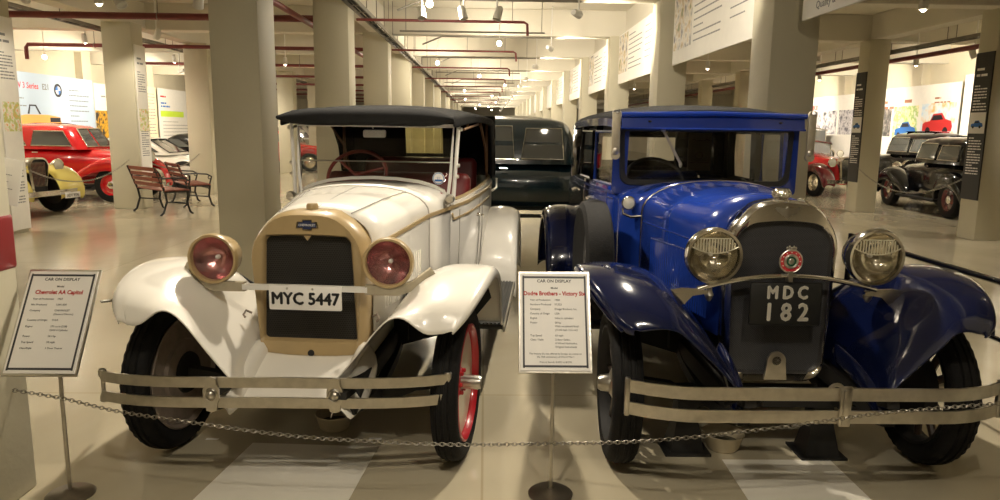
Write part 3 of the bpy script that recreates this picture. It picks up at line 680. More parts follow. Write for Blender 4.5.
# ------------------------------------------------------------------ shared pieces of the two big cars
def big_wheel(parent, x, y, steer, side, R=.38, wd=.125, style='disc', tread=True):
    'side = +1: outer face towards +x'
    G = Matrix.Translation((x, y, R)) @ Matrix.Rotation(-radians(steer), 4, 'Z')
    m = MB(); m.M = G
    ax = (side, 0, 0); w2 = wd/2
    pr = [(.272, -w2*.55), (.285, -w2*.75), (.315, -w2*1.0), (.345, -w2*.95), (.362, -w2*.82), (.370, -w2*.62), (.3725, -w2*.52), (.366, -w2*.48), (.366, -w2*.40), (.377, -w2*.34), (.378, -w2*.12), (.371, -w2*.08),
          (.371, w2*.08), (.378, w2*.12), (.377, w2*.34), (.366, w2*.40), (.366, w2*.48), (.3725, w2*.52), (.370, w2*.62), (.362, w2*.82), (.345, w2*.95), (.315, w2*1.0), (.285, w2*.75), (.272, w2*.55)]
    pr = [(r*R/.378, h) for r, h in pr]
    m.lathe(pr, (0, 0, 0), ax, 96, alt={4: .006, 5: .008, 6: .006, 17: .006, 18: .008, 19: .006})
    t = m.build('wheel', rubber, parent, 45)
    def part(name, mt, prof, n=36, p=None, sm=40):
        m = MB(); m.M = G; m.lathe(prof, (0, 0, 0), ax, n); return m.build(name, mt, p or t, sm)
    if style == 'disc':
        part('rim', redrim, [(.26, -w2*.0), (.26, w2*.4), (.262, w2*.6), (.275, w2*.92), (.286, w2*.88), (.280, w2*.5)], 48)
        part('wheel_disc', cream, [(.262, w2*.35), (.245, w2*.42), (.15, w2*.15), (.09, -.02), (0, -.02)])
        part('brake_drum', brownd, [(.264, w2*.1), (.266, -w2*.5), (.284, -w2*.85), (.275, -w2*.92), (.262, -w2*.6), (.235, -w2*.62), (.17, -w2*.66), (.165, -w2*.95), (.10, -w2*1.02), (.098, -w2*.9), (0, -w2*.9)])
        part('hub', steel, [(.035, -.03), (.035, .10), (.03, .115), (0, .118)], 20)
        part('hub_boss', dark, [(0, -w2*1.25), (.10, -w2*1.2), (.11, -w2*.8)], 24)
        h = part('hub_flange', redrim, [(.07, -.02), (.07, .012), (.04, .02), (.036, .02)], 20)
        for k in range(6):
            a = 2*pi*k/6; m = MB(); m.M = G
            m.lathe([(.011, -.01), (.011, .03), (.007, .034), (0, .034)], (0, .055*cos(a), .055*sin(a)), ax, 8); m.build('lug_bolt', redrim, h)
    else:
        part('rim', dark, [(.278, -w2*.5), (.284, -w2*.85), (.27, -w2*.8), (.255, -w2*.3), (.255, w2*.3), (.262, w2*.6), (.272, w2*.92), (.287, w2*.88), (.280, w2*.5)], 48)
        for k in range(12):
            a = 2*pi*k/12; c, s_ = cos(a), sin(a); m = MB(); m.M = G
            m.tube([(side*.0, .05*c, .05*s_), (side*.005, .26*c, .26*s_)], [.022, .017], 8); m.build('spoke', mat('dark_spoke_wood', (.035, .02, .012), .4, coat=.4), t)
        part('brake_drum', dark, [(.16, -.012), (.16, -w2*1.0), (.05, -w2*1.05), (0, -w2*1.05)])
        part('hub', steel, [(.075, -.02), (.075, .03), (.045, .045), (.04, .085), (.03, .10), (0, .104)], 24)
    return t
def interp(tab, t):
    for a, b in zip(tab, tab[1:]):
        if t <= b[0]:
            q = (t-a[0])/(b[0]-a[0]); return [x+(y-x)*q for x, y in zip(a[1:], b[1:])]
    return list(tab[-1][1:])
def fender(parent, rows, material, name, s, lipr=.008, sub=2):
    m = MB(); m.grid([[(s*p[0], p[1], p[2]) for p in r] for r in rows]); o = m.build(name, material, parent, 80, sub=0)
    q = o.modifiers.new('smooth', 'SUBSURF'); q.levels = q.render_levels = sub
    q = o.modifiers.new('thickness', 'SOLIDIFY'); q.thickness = .006; q.offset = 0
    return o
def arch(hw, zb, zs, zt, y, n=16, e=2.4):
    P = [(-hw, y, zb), (-hw, y, (zb+zs)/2)]
    for i in range(n+1):
        a = pi - pi*i/n; c, s_ = cos(a), sin(a)
        P.append((hw*abs(c)**(2/e)*(1 if c > 0 else -1), y, zs + (zt-zs)*abs(s_)**(2/e)))
    return P + [(hw, y, (zb+zs)/2), (hw, y, zb)]
def headlamp(parent, x, y, z, R, ring, shell, refl, fluted=False, tilt=0, depth=.2):
    G = Matrix.Translation((x, y, z)) @ Matrix.Rotation(radians(tilt), 4, 'Z')
    m = MB(); m.M = G; m.lathe([(0, depth), (R*.25, depth*.97), (R*.55, depth*.82), (R*.8, depth*.5), (R*.93, depth*.15), (R*.95, 0)], (0, 0, 0), (0, 1, 0), 40)
    h = m.build('headlamp', shell, parent)
    m = MB(); m.M = G; m.lathe([(R*.94, .02), (R*1.0, .012), (R*1.01, -.012), (R*.97, -.026), (R*.88, -.024), (R*.86, -.008), (R*.86, .01)], (0, 0, 0), (0, 1, 0), 48); m.build('rim_ring', ring, h)
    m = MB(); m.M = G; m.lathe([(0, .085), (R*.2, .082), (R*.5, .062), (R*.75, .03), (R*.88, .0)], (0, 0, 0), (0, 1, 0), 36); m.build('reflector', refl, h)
    m = MB(); m.M = G; m.ell((0, .045, 0), (.012, .022, .012), 12, 8); m.build('lamp_bulb', mat('bulb_glass', (.8, .78, .7), .1, coat=1), h)
    m = MB(); m.M = G; m.lathe([(0, -.026), (R*.4, -.022), (R*.88, -.008), (R*.88, -.004), (R*.4, -.017), (0, -.021)], (0, 0, 0), (0, 1, 0), 36); m.build('lens', clear, h)
    if fluted:
        m = MB(); m.M = G
        for i in range(-8, 9):
            xx = i*R*.1; lim = sqrt(max(0, (R*.84)**2 - xx**2))
            z1 = min(lim, R*.62); z0 = R*.12 + .35*xx*xx/R
            if z1 > z0 + .005: m.tube([(xx, -.018, z0), (xx, -.018, z1)], .0035, 6)
        m.tube([(R*.84*sin(a), -.018, R*.10+.35*(R*.84*sin(a))**2/R) for a in [radians(-78+13*i) for i in range(13)]], .003, 6)
        m.tube([(R*.56*q, -.018, R*.62) for q in (-1, 0, 1)], .003, 6)
        m.build('lens_flutes', mat('fluted_glass', (.75, .70, .52), .12, coat=1, metal=.4), h)
    return h
def bar_path(xs, y0, bend, z):
    return [(x, y0 + bend(x), z) for x in xs]

# ================================================================== the white touring car
WH = thing('touring_car', 'white open vintage touring car with black canvas top and tan radiator shell', 'car', (-.835, 3.45, 0), radians(-5))
# radiator
O = rrect(.255, .282, .478, 1.178, .09, .20, 8, .030); I = [(x-.008, z) for x, z in rrect(.232, .212, .575, 1.085, .02, .04, 8, .006)]
m = MB(); m.loft([[(x*1.04, .14, z) for x, z in O], [(x*1.03, .0, z*1.003) for x, z in O], [(x*.995-.004, -.035, .83+(z-.83)*.985) for x, z in O], [(x*.95-.008, -.052, .83+(z-.83)*.955) for x, z in O],
                 [(x*1.05, -.045, .83+(z-.83)*1.03) for x, z in I], [(x, -.03, z) for x, z in I], [(x, .03, z) for x, z in I]], cap=False)
rad = lab(m.build('radiator_shell', tan, WH), 'tan radiator shell')
m = MB(); m.prism([(x*1.02, .0, z) for x, z in I], (0, .05, 0)); m.build('grille', mesh_mat('honeycomb_black', (.006, .006, .006), (.035, .033, .03), .012, .010), rad, smooth=0)
m = MB(); m.prism([(-.02, -.048, 1.093), (.016, -.048, 1.093), (-.003, -.044, 1.068)], (0, .012, 0)); m.build('grille_notch', tan, rad, smooth=0)
m = MB(); m.lathe([(0, .034), (.024, .032), (.029, .022), (.029, .006), (.020, .002), (.02, -.02)], (0, .035, 1.207), (0, 0, 1), 24); m.build('radiator_cap', tan, rad)
m = MB(); m.lathe([(0, .0), (.016, 0), (.016, -.01)], (0, -.055, .515), (0, -1, 0), 16); m.build('crank_hole', dark, rad)
# bow-tie badge
bt = [(-.048, -.013), (-.020, -.013), (-.020, -.022), (.020, -.022), (.020, -.013), (.048, -.013), (.042, .013), (.020, .013), (.020, .022), (-.020, .022), (-.020, .013), (-.042, .013)]
m = MB(); m.prism([(x*1.15, -.053, 1.145+z*1.15) for x, z in bt], (0, .006, 0)); bg = m.build('badge', silver, rad, smooth=0)
m = MB(); m.prism([(x*.95, -.056, 1.145+z*.92) for x, z in bt], (0, .004, 0)); m.build('badge_enamel', mat('badge_blue', (.025, .035, .09), .3, coat=1), bg, smooth=0)
m = MB(); text_bm(m, 'CHEVROLET', 0, -.005, .0145, frame((0, -.0565, 1.145), (1, 0, 0), (0, 0, 1))); m.build('badge_lettering', paper, bg, smooth=0)
# hood and cowl
rows = []
for y, hw, zs, zt in ((.07, .283, 1.02, 1.203), (.25, .315, 1.035, 1.222), (.5, .36, 1.06, 1.238), (.86, .425, 1.09, 1.255)):
    rows.append(arch(hw, .60, zs, zt, y))
m = MB(); m.grid(rows); m.build('bonnet', white_car, WH, 50, solid=.008)
m = MB(); m.tube([(.0, .07, 1.206), (0, .5, 1.242), (0, .86, 1.259)], .004, 6)
for s in (-1, 1):
    m.tube([(s*.18, .075, 1.190), (s*.235, .5, 1.219), (s*.29, .86, 1.234)], .003, 6)
m.build('bonnet_hinge', mat('hinge_grey', (.25, .24, .22), .4), WH)
for s in (-1, 1):
    for i in range(18):
        q = i/17; y = .2+.52*q; hw = .283+.142*(y-.07)/.79
        m = MB(); m.box((s*(hw+.003), y, .80), (.006, .010, .22)); m.build('bonnet_louvre', white_car, WH, smooth=0)
rows = [arch(.427, .55, 1.09, 1.257, .875), arch(.46, .53, 1.11, 1.268, 1.05), arch(.50, .52, 1.12, 1.262, 1.26)]
m = MB(); m.grid(rows); m.build('cowl', white_car, WH, 50, solid=.01)
m = MB(); m.tube(arch(.430, .6, 1.09, 1.26, .868), .006, 6); m.build('cowl_seam', mat('seam_shadow', (.35, .33, .29), .6), WH)
# body tub: side panels following the plan, doors cut by seams
plan = [(1.25, .505), (1.5, .56), (1.8, .60), (2.1, .625), (2.5, .645), (2.85, .645), (3.08, .62), (3.2, .54), (3.27, .38), (3.29, .19), (3.295, 0)]
def ztop(y): return 1.125 + max(0, y-1.25)*.035 if y < 3.0 else 1.19
pts = [(h, y) for y, h in plan] + [(-h, y) for y, h in plan[-2::-1]]
rows = []
for x, y in pts:
    zt = ztop(y); k = .94
    rows.append([(x*.90, y, .46), (x*.97, y, .58), (x, y, .85), (x*1.005, y, zt-.06), (x, y, zt), (x*.955, y-(.03 if abs(x) < .5 else 0), zt+.004), (x*.93, y-(.05 if abs(x) < .5 else 0), zt-.06), (x*.92, y-(.06 if abs(x) < .5 else 0), .5)])
m = MB(); m.grid(rows); tub = m.build('body_tub', white_car, WH, 50)
m = MB(); m.box((0, 2.2, .47), (1.05, 2.1, .04)); m.build('body_floor', dark, WH)
for s in (-1, 1):
    def xs(y):
        for (a, ha), (b, hb) in zip(plan, plan[1:]):
            if a <= y <= b: return ha+(hb-ha)*(y-a)/(b-a)
        return .43+(y-.87)*.19 if y < 1.25 else .6
    m = MB()
    for y in (1.42, 2.02, 2.16, 2.72):
        m.tube([(s*(xs(y)*.935+.004), y, .5), (s*(xs(y)*.975+.003), y, .6), (s*(xs(y)+.002), y, .85), (s*(xs(y)*1.005+.002), y, ztop(y)-.06)], .0035, 5)
    m.build('door_seams', mat('seam_shadow', (.35, .33, .29), .6), tub)
    m = MB()
    P = [(s*(.287+.143*(y-.07)/.8+.004), y, 1.025+(y-.07)*.085) for y in (.09, .4, .86)] + [(s*(xs(y)+.006), y, 1.1+(y-1.25)*.028) for y in (1.25, 1.6, 2.0, 2.5, 2.9, 3.05)]
    m.tube(P, 0, flat=(.010, .022))
    m.build('belt_stripe', tan, WH, smooth=60)
    m = MB(); m.tube([(s*(xs(y)+.006), y, z) for y, z in ((1.27, 1.06), (1.30, 1.02), (1.6, 1.028), (2.0, 1.04), (2.5, 1.055), (3.05, 1.075))], 0, flat=(.010, .014)); m.build('belt_stripe', tan, WH, smooth=60)
    m = MB(); m.tube([(s*(xs(y)*.965), y, ztop(y)+.012) for y in (1.3, 1.6, 2.0, 2.5, 2.9, 3.05)], .013, 8); m.build('door_top_trim', tan, WH)
    m = MB(); m.lathe([(.014, 0), (.014, .03)], (s*(.603), 1.93, .98), (s, 0, 0), 10); m.tube([(s*.64, 1.90, .98), (s*.655, 1.95, .975), (s*.65, 2.02, .96)], .009, 8); m.build('door_handle', chrome, WH)
    m = MB(); m.tube([(s*.64, 2.98, 1.07), (s*.68, 3.0, 1.1), (s*.68, 3.0, 1.18)], .012, 8); m.build('top_iron_rest', steel, WH)
    # cowl lamps
    m = MB(); m.lathe([(0, -.02), (.024, -.018), (.031, 0), (.028, .03), (0, .045)], (s*.515, 1.16, 1.165), (0, 1, 0), 20); m.tube([(s*.47, 1.18, 1.12), (s*.515, 1.17, 1.14)], .009, 8); m.build('cowl_lamp', steel, WH)
# seats and inside
def cushion(name, c, d, bev, rot=0, parent=WH, mt=redlea):
    m = MB(); m.box(c, d, bev, Matrix.Rotation(radians(rot), 3, 'X'), 4); return m.build(name, mt, parent, 60)
cushion('front_seat_back', (0, 2.02, .97), (1.10, .14, .62), .06, -10)
cushion('front_seat', (0, 1.78, .70), (1.08, .5, .14), .05)
cushion('rear_seat_back', (0, 2.98, 1.02), (1.0, .14, .68), .06, -12)
cushion('rear_seat', (0, 2.72, .68), (1.05, .48, .14), .05)
m = MB(); m.box((0, 1.22, 1.10), (.92, .03, .20), .01); m.build('dashboard', redlea, WH)
m = MB(); m.torus((-.17, 1.50, 1.285), (0, -.78, .62), .20, .0125, 40, 8); sw = m.build('steering_wheel', mat('red_bakelite', (.20, .03, .025), .35, coat=.5), WH)
m = MB()
for a in (20, 140, 260):
    u = V((1, 0, 0)); v_ = V((0, .62, .78)); c = V((-.17, 1.50, 1.285)); m.tube([c + (u*cos(radians(a))+v_*sin(radians(a)))*.19, c + V((0, -.03, .0))], .009, 6)
m.tube([(-.17, 1.50, 1.28), (-.17, 1.25, .97)], .016, 8); m.build('steering_spokes', mat('red_bakelite', (.2, .03, .025), .35), sw)
# windscreen: frame follows the cowl
wsb = [(-.488, 1.175), (-.46, 1.205), (-.40, 1.235), (-.30, 1.262), (-.15, 1.280), (0, 1.285), (.15, 1.280), (.30, 1.262), (.40, 1.235), (.46, 1.205), (.488, 1.175)]
m = MB(); fp = [(x, 1.27, z) for x, z in wsb] + [(.500, 1.30, 1.30), (.515, 1.34, 1.62), (-.515, 1.34, 1.62), (-.500, 1.30, 1.30)]
m.tube(fp, 0, closed=True, flat=(.020, .026)); wf = m.build('windscreen_frame', plastic_w, WH, smooth=30)
for s in (-1, 1):
    m = MB(); m.tube([(s*.520, 1.26, 1.12), (s*.528, 1.28, 1.25), (s*.552, 1.315, 1.64)], [.014, .013, .012], 8); m.build('windscreen_post', plastic_w, WH)
    m = MB()
    for z in (1.30, 1.37, 1.60): m.lathe([(.012, -.012), (.016, 0), (.012, .025), (0, .027)], (s*(.53+(z-1.25)*.055), 1.285+(z-1.25)*.09, z), (s, 0, 0), 12)
    m.build('post_knobs', steel, WH)
def wy(z): return 1.27+.07*(z-1.2)/.42
m = MB(); m.prism([(x*.99, 1.27, z+.005) for x, z in wsb] + [(.495, wy(1.385), 1.385), (-.495, wy(1.385), 1.385)], (0, .005, 0)); m.build('windscreen_glass', clear, wf, smooth=0)
m = MB(); m.prism([(-.497, wy(1.39), 1.39), (.497, wy(1.39), 1.39), (.506, wy(1.61), 1.61), (-.506, wy(1.61), 1.61)], (0, .005, 0)); m.build('windscreen_glass', clear, wf, smooth=0)
m = MB(); m.tube([(-.497, wy(1.388), 1.388), (.497, wy(1.388), 1.388)], .005, 6); m.build('glass_divider', steel, wf)
m = MB(); m.lathe([(0, .004), (.040, .004), (.040, 0)], (.425, wy(1.27)-.002, 1.285), (0, -1, 0), 28); st_ = m.build('round_sticker', paper, wf, smooth=0)
m = MB(); m.torus((.425, wy(1.27)-.007, 1.285), (0, 1, 0), .035, .0022, 28, 4); text_bm(m, '21', .425, -.005+1.285, .022, frame((0, wy(1.27)-.0065, 0), (1, 0, 0), (0, 0, 1))); m.box((.425, wy(1.27)-.006, 1.272), (.05, .002, .012)); m.build('sticker_print', blueink, st_, smooth=0)
m = MB(); m.box((-.03, 1.44, 1.565), (.155, .022, .052), .012, Matrix.Rotation(radians(-8), 3, 'X'), 3); mm = m.build('rear_view_mirror', plastic_w, WH); 
m = MB(); m.tube([(-.04, 1.44, 1.60), (-.04, 1.38, 1.66)], .006, 6); m.build('mirror_arm', steel, mm)
# canvas top
X9 = [-1, -.97, -.85, -.6, -.3, 0, .3, .6, .85, .97, 1]
def troof(y, h, ze, zc, drop):
    r = [(-h*1.005, y, ze-drop)]
    for q in X9: r.append((h*q, y, zc-(zc-ze)*abs(q)**3.2))
    return r + [(h*1.005, y, ze-drop)]
rows = [troof(1.10, .54, 1.655, 1.700, .045), troof(1.14, .555, 1.672, 1.722, .07), troof(1.5, .59, 1.690, 1.750, .05), troof(2.0, .625, 1.695, 1.765, .045), troof(2.5, .645, 1.69, 1.765, .05), troof(2.95, .655, 1.68, 1.755, .10), troof(3.15, .65, 1.655, 1.73, .22)]
m = MB(); m.grid(rows); top = m.build('canvas_top', canvas, WH, 60, solid=.012, sub=1)
# front header, a fat rolled edge
m = MB(); rings = []
for i in range(13):
    q = -1+i/6; x = .552*q; k = max(.25, 1-abs(q)**6*.75); cz = 1.660 - .012*(1-abs(q)**2)*-1
    rings.append([(x, 1.10+.055*cos(a), cz + .056*k*sin(a)) for a in [2*pi*j/14 for j in range(14)]])
m.loft(rings); m.build('header_roll', canvas, top, 60)
for y, h in ((1.65, .60), (2.3, .63), (2.75, .64)):
    m = MB(); m.tube([(-h+.03, y, 1.25 if y > 2.7 else 1.62), (-h+.03, y, 1.66), (-h*.5, y, 1.722), (0, y, 1.737), (h*.5, y, 1.722), (h-.03, y, 1.66), (h-.03, y, 1.25 if y > 2.7 else 1.62)], .014, 6); m.build('roof_bow', mat('bow_wood', (.16, .08, .035), .5), top)
for s in (-1, 1):
    m = MB(); m.tube([(s*.60, 2.95, 1.14), (s*.60, 2.72, 1.45), (s*.60, 2.3, 1.64)], .010, 6); m.tube([(s*.60, 2.1, 1.64), (s*.58, 1.35, 1.60)], .009, 6); m.build('top_iron', mat('bow_wood', (.16, .08, .035), .5), top)
    m = MB(); m.grid([[(s*.652, 2.55, 1.62), (s*.652, 2.72, 1.45), (s*.645, 2.80, 1.19)], [(s*.655, 2.85, 1.66), (s*.655, 2.95, 1.45), (s*.648, 2.98, 1.19)], [(s*.650, 3.15, 1.60), (s*.645, 3.17, 1.42), (s*.60, 3.16, 1.19)]]); m.build('rear_quarter_curtain', canvas, top, 60, solid=.01)
# rear curtain with a clear window
def rc(x, z):
    q = (z-1.19)/(1.72-1.19); return (x, 3.28-.12*q - .25*max(0, abs(x)-.45), z)
m = MB()
for a, b, c, d in ((-.65, -.17, 1.19, 1.72), (.17, .65, 1.19, 1.72), (-.17, .17, 1.19, 1.38), (-.17, .17, 1.63, 1.72)):
    m.grid([[rc(a+(b-a)*i/4, z) for i in range(5)] for z in (c, (c+d)/2, d)])
m.build('rear_curtain', canvas, top, 60, solid=.01)
m = MB(); m.grid([[rc(-.17, 1.38), rc(.17, 1.38)], [rc(-.17, 1.63), rc(.17, 1.63)]]); m.build('rear_window', glass('rear_celluloid', (.8, .78, .6)), top, 60, solid=.004)
# front fenders
def wf_rows(dxo=0):
    rows = []
    # y, crown z, lip z, x_out, then inner arch heights
    T = [(-.445, .75, .742, .75), (-.41, .83, .785, .795), (-.34, .882, .83, .835), (-.2, .93, .875, .868), (-.05, .95, .89, .885), (.12, .948, .885, .893), (.30, .912, .845, .895), (.45, .845, .775, .895), (.60, .735, .665, .89), (.74, .605, .545, .885), (.85, .50, .45, .88), (.95, .435, .405, .88)]
    for y, zc, zl, xo in T:
        xo += dxo*(1 if y < .3 else .3); q = (y+.445)/1.4; f = max(0, 1-(y+.445)/.12)
        xi = .20+.08*min(1, (y+.445)/.3); zi = .48+.02*q
        xin = .40+.04*q
        ymid = y
        z1 = zc-.02-.02*f; z2 = zc-.055; z3 = zc - .155 + .10*f*0
        if f > 0: z2 = .815+.01*f; z3 = .80+.005*f
        z3 = max(z3, zi+.04); z4 = max(zi+.02, zi + (z3-zi)*.45)
        rows.append([(xo-.012, y, zl-.005), (xo, y, zl+.015), (xo-.012, y, (zc+zl)/2+.015), (xo-.05, y, zc-.006), (.70, y, zc), (.62, y, z1+.003+.015*f), (.54, y-.0, z2), (.455, y, z3), (.355, y, z4+.04), (.27, y, zi+.08), (xi, y, zi), (xi-.006, y+.004, zi-.01)])
    return rows
for s in (-1, 1): fender(WH, wf_rows(-.03 if s < 0 else 0), white_car, 'front_fender', s)
# rear fenders
def rf_rows(xi, xo, y0, R0, zlow, z_end, extra=0):
    rows = []
    for i in range(15):
        a = radians(188-i*190/14)
        y = y0 + (R0+.03)*cos(a); z = .40 + (R0+.06)*sin(a)
        if i < 1: z = min(z, zlow)
        rows.append([(xi-.03, y, z-.03), (xi+.02, y, z+.0), ((xi+xo)/2, y, z+.018), (xo-.04, y, z), (xo-.006, y, z-.04), (xo, y+(y0-y)*.06, z-(.10 if sin(a) > .3 else .04)), (xo-.008, y+(y0-y)*.065, z-(.105 if sin(a) > .3 else .045))])
    return rows
for s in (-1, 1): fender(WH, rf_rows(.60, .90, 2.74, .49, .38, .4), white_car, 'rear_fender', s)
for s in (-1, 1):
    m = MB(); m.box((s*.755, 1.58, .40), (.25, 1.3, .03), .006)
    for i in range(9): m.box((s*(.66+.024*i), 1.58, .418), (.010, 1.28, .008))
    m.build('running_board', mat('ribbed_rubber', (.03, .03, .028), .5), WH)
    m = MB(); m.box((s*.885, 1.56, .40), (.014, 1.34, .036), .004); m.build('board_edge', steel, WH)
    m = MB(); m.box((s*.60, 1.6, .46), (.03, 1.6, .12), .01); m.build('sill_apron', white_car, WH)
# apron, frame and running gear
O2 = [(-.29, .50), (-.25, .50), (-.12, .485), (0, .485), (.12, .485), (.25, .50), (.29, .50)]
m = MB(); m.grid([[(x, -.04, z+.02) for x, z in O2], [(x*1.0, -.16, z-.015) for x, z in O2], [(x*.99, -.30, z-.075-.01*(1-abs(x)/.3)) for x, z in O2], [(x*.96, -.40, z-.11) for x, z in O2]]); m.build('splash_apron', white_car, WH, 70, solid=.006, sub=1)
for s in (-1, 1):
    m = MB(); rows = []
    for y, z, h, wd in ((-.02, .57, .05, .045), (-.15, .53, .075, .05), (-.30, .475, .085, .05), (-.42, .43, .06, .042), (-.49, .405, .03, .03)):
        dp = .12 if y > -.35 else .055; rows.append([(s*(.255-wd), y, z-dp), (s*(.255-wd*.9), y, z-.02), (s*.258, y, z+.015), (s*(.262+wd*.9), y, z-.015), (s*(.275+wd*1.25), y, z-dp)])
    m.grid(rows); m.build('frame_horn_cover', white_car, WH, 70, solid=.006, sub=1)
    m = MB(); m.box((s*.29, 1.4, .44), (.06, 3.5, .09), .01); m.build('frame_rail', dark, WH)
    m = MB(); m.tube([(s*.30, -.45, .40), (s*.31, -.2, .34), (s*.32, 0, .325), (s*.32, .35, .37), (s*.32, .55, .44)], 0, flat=(.045, .05)); m.build('leaf_spring', dark, WH, smooth=60)
    m = MB(); m.tube([(s*.33, 2.2, .42), (s*.34, 2.72, .33), (s*.33, 3.25, .42)], 0, flat=(.045, .05)); m.build('leaf_spring', dark, WH, smooth=60)
m = MB(); m.tube([(-.64, 0, .38), (-.5, 0, .36), (-.4, 0, .31), (.4, 0, .31), (.5, 0, .36), (.64, 0, .38)], 0, flat=(.05, .06)); m.tube([(-.6, .13, .33), (.6, .13, .33)], .014, 8); m.build('front_axle', dark, WH, smooth=60)
m = MB(); m.tube([(-.64, 2.72, .38), (.64, 2.72, .38)], .04, 10); m.ell((0, 2.72, .38), (.13, .13, .13)); m.build('rear_axle', dark, WH)
m = MB(); m.box((0, .48, .66), (.38, .65, .50), .05); m.box((0, .55, .43), (.26, .6, .16), .04); m.build('engine', dark, WH)
m = MB()
for s in (-1, 1): m.box((s*.38, .72, .60), (.012, .6, .30)); 
m.build('inner_wheel_well', dark, WH)
for s in (-1, 1):
    m = MB(); m.prism([(s*.30, .46, .40), (s*.70, .46, .52), (s*.84, .44, .70), (s*.80, .42, .84), (s*.55, .42, .80), (s*.30, .46, .62)], (0, .012, 0)); m.build('splash_shield', dark, WH, smooth=0)
for x, st, sd in ((-.715, 9, -1), (.715, 9, 1)): big_wheel(WH, x, 0, st-5, sd)
for x, sd in ((-.71, -1), (.71, 1)): big_wheel(WH, x, 2.74, 0, sd)
# head lamps, tie bar and plate
for s in (-1, 1): headlamp(WH, s*.420-.02, -.10, .982, .120, tan, tan, red_reflection, tilt=0)
m = MB(); m.tube([(-.30, -.11, .852), (0, -.11, .854), (.30, -.11, .852)], 0, flat=(.022, .026)); hb = m.build('lamp_bar', plastic_w, WH, smooth=30)
for s in (-1, 1):
    m = MB(); m.tube([(s*.29, -.105, .852), (s*.44, -.10, .850), (s*.52, -.08, .875), (s*.60, -.04, .935)], 0, flat=(.03, .045)); m.lathe([(.022, 0), (.014, .02), (.013, .05)], (s*.427, -.06, .845), (0, 0, 1), 12); m.build('lamp_bracket', tan_brk, WH, smooth=60)
m = MB(); m.box((.015, -.150, .815), (.345, .006, .118), .006, None, 2); pl = m.build('number_plate', mat('plate_white', (.80, .78, .74), .4), WH, smooth=30)
m = MB()
for dx, dz in ((-.003, 0), (.003, 0), (0, .0026), (0, -.0026), (0, 0)): text_bm(m, 'MYC 5447', .015+dx, .784+dz, .080, frame((0, -.1535-abs(dz)*.1-abs(dx)*.05, 0), (1, 0, 0), (0, 0, 1)), sx=.93)
m.build('plate_lettering', ink, pl, smooth=0)
m = MB()
for x in (-.07, .05): m.ell((x, -.154, .858), (.006, .004, .006), 10, 6)
m.build('plate_screws', steel, pl)
for s in (-1, 1):
    m = MB(); m.tube([(s*.30, -.02, .70), (s*.325, -.03, .715), (s*.335, -.04, .695), (s*.325, -.04, .68)], .006, 6); m.build('horn_bracket', brownd, WH)
# bumper
nb = 16; xs_ = [-.755+1.51*i/nb for i in range(nb+1)]
BM = Matrix.Translation((-.035, -.5, 0)) @ Matrix.Rotation(radians(4.5), 4, 'Z') @ Matrix.Translation((0, .5, 0))
for z in (.515, .425):
    m = MB(); m.M = BM; m.tube([(x, -.50+.10*abs(x/.775)**4, z+.010*(1-(x/.775)**2)) for x in xs_], 0, flat=(.010, .046)); m.build('bumper_bar', steel, WH, smooth=60)
for s in (-1, 1):
    m = MB(); m.M = BM; m.lathe([(.012, -.075), (.017, -.07), (.017, -.05), (.009, -.03), (.009, .03), (.017, .05), (.017, .07), (.012, .075)], (s*.758, -.40, .47), (0, 0, 1), 14)
    m.build('bumper_end_bolt', steel, WH)
    m = MB(); m.M = BM
    o8 = [(0, .078), (.022, .072), (.024, .045), (.034, .02), (.034, -.02), (.024, -.045), (.022, -.072), (0, -.078), (-.022, -.072), (-.024, -.045), (-.034, -.02), (-.034, .02), (-.024, .045), (-.022, .072)]
    m.prism([(s*.262+.02+x, -.518, .475+z) for x, z in o8], (0, .012, 0)); m.ell((s*.262+.02, -.52, .475), (.02, .016, .02), 14, 8); m.torus((s*.262+.02, -.52, .475), (0, 1, 0), .026, .004, 20, 6); m.build('bumper_clamp', steel, WH)
    m = MB(); m.tube([(s*.275, -.50, .475), (s*.28, -.3, .45), (s*.29, 0, .44)], 0, flat=(.05, .03)); m.build('bumper_arm', dark, WH)
# ================================================================== the blue closed car
BL = thing('closed_saloon_car', 'royal blue vintage closed car with black roof and chrome radiator', 'car', (1.42, 3.37, 0), radians(-.3))
O = [(x, z) for x, z in rrect(.238, .258, .402, 1.212, .10, .15, 8, .078)]
I = [(x, z) for x, z in rrect(.222, .232, .452, 1.160, .07, .10, 8, .028)]
cz = .8
m = MB(); m.loft([[(x, .10, z) for x, z in O], [(x*1.015, .02, z*1.002) for x, z in O], [(x*1.01, -.02, z) for x, z in O], [(x*.965, -.042, cz+(z-cz)*.98) for x, z in O],
                 [(x*1.02, -.036, cz+(z-cz)*1.02) for x, z in I], [(x, -.022, z) for x, z in I], [(x, .03, z) for x, z in I]], cap=False)
rad = lab(m.build('radiator_shell', chrome, BL, 50), 'chrome radiator shell')
m = MB(); m.prism([(x*1.02, .0, z) for x, z in I], (0, .05, 0)); m.build('grille', mesh_mat('fine_radiator_core', (.014, .015, .019), (.085, .085, .09), .012, .0055), rad, smooth=0)
m = MB(); m.lathe([(0, .062), (.03, .058), (.040, .045), (.043, .02), (.036, .012), (.03, .008), (.03, -.02)], (0, .045, 1.285), (0, 0, 1), 24)
for k in range(8): m.ell((.041*cos(k*pi/4), .045+.041*sin(k*pi/4), 1.315), (.008, .008, .014), 8, 6)
m.build('radiator_cap', chrome, rad)
m = MB()
for s in (-1, 1):
    m.prism([(s*.01, -.044, 1.255), (s*.065, -.040, 1.262), (s*.05, -.042, 1.243), (s*.02, -.044, 1.22)], (0, .008, 0))
    m.prism([(0, -.046, 1.205), (s*.03, -.044, 1.235), (0, -.046, 1.262)], (0, .008, 0))
m.build('winged_badge', steel, rad, smooth=0)
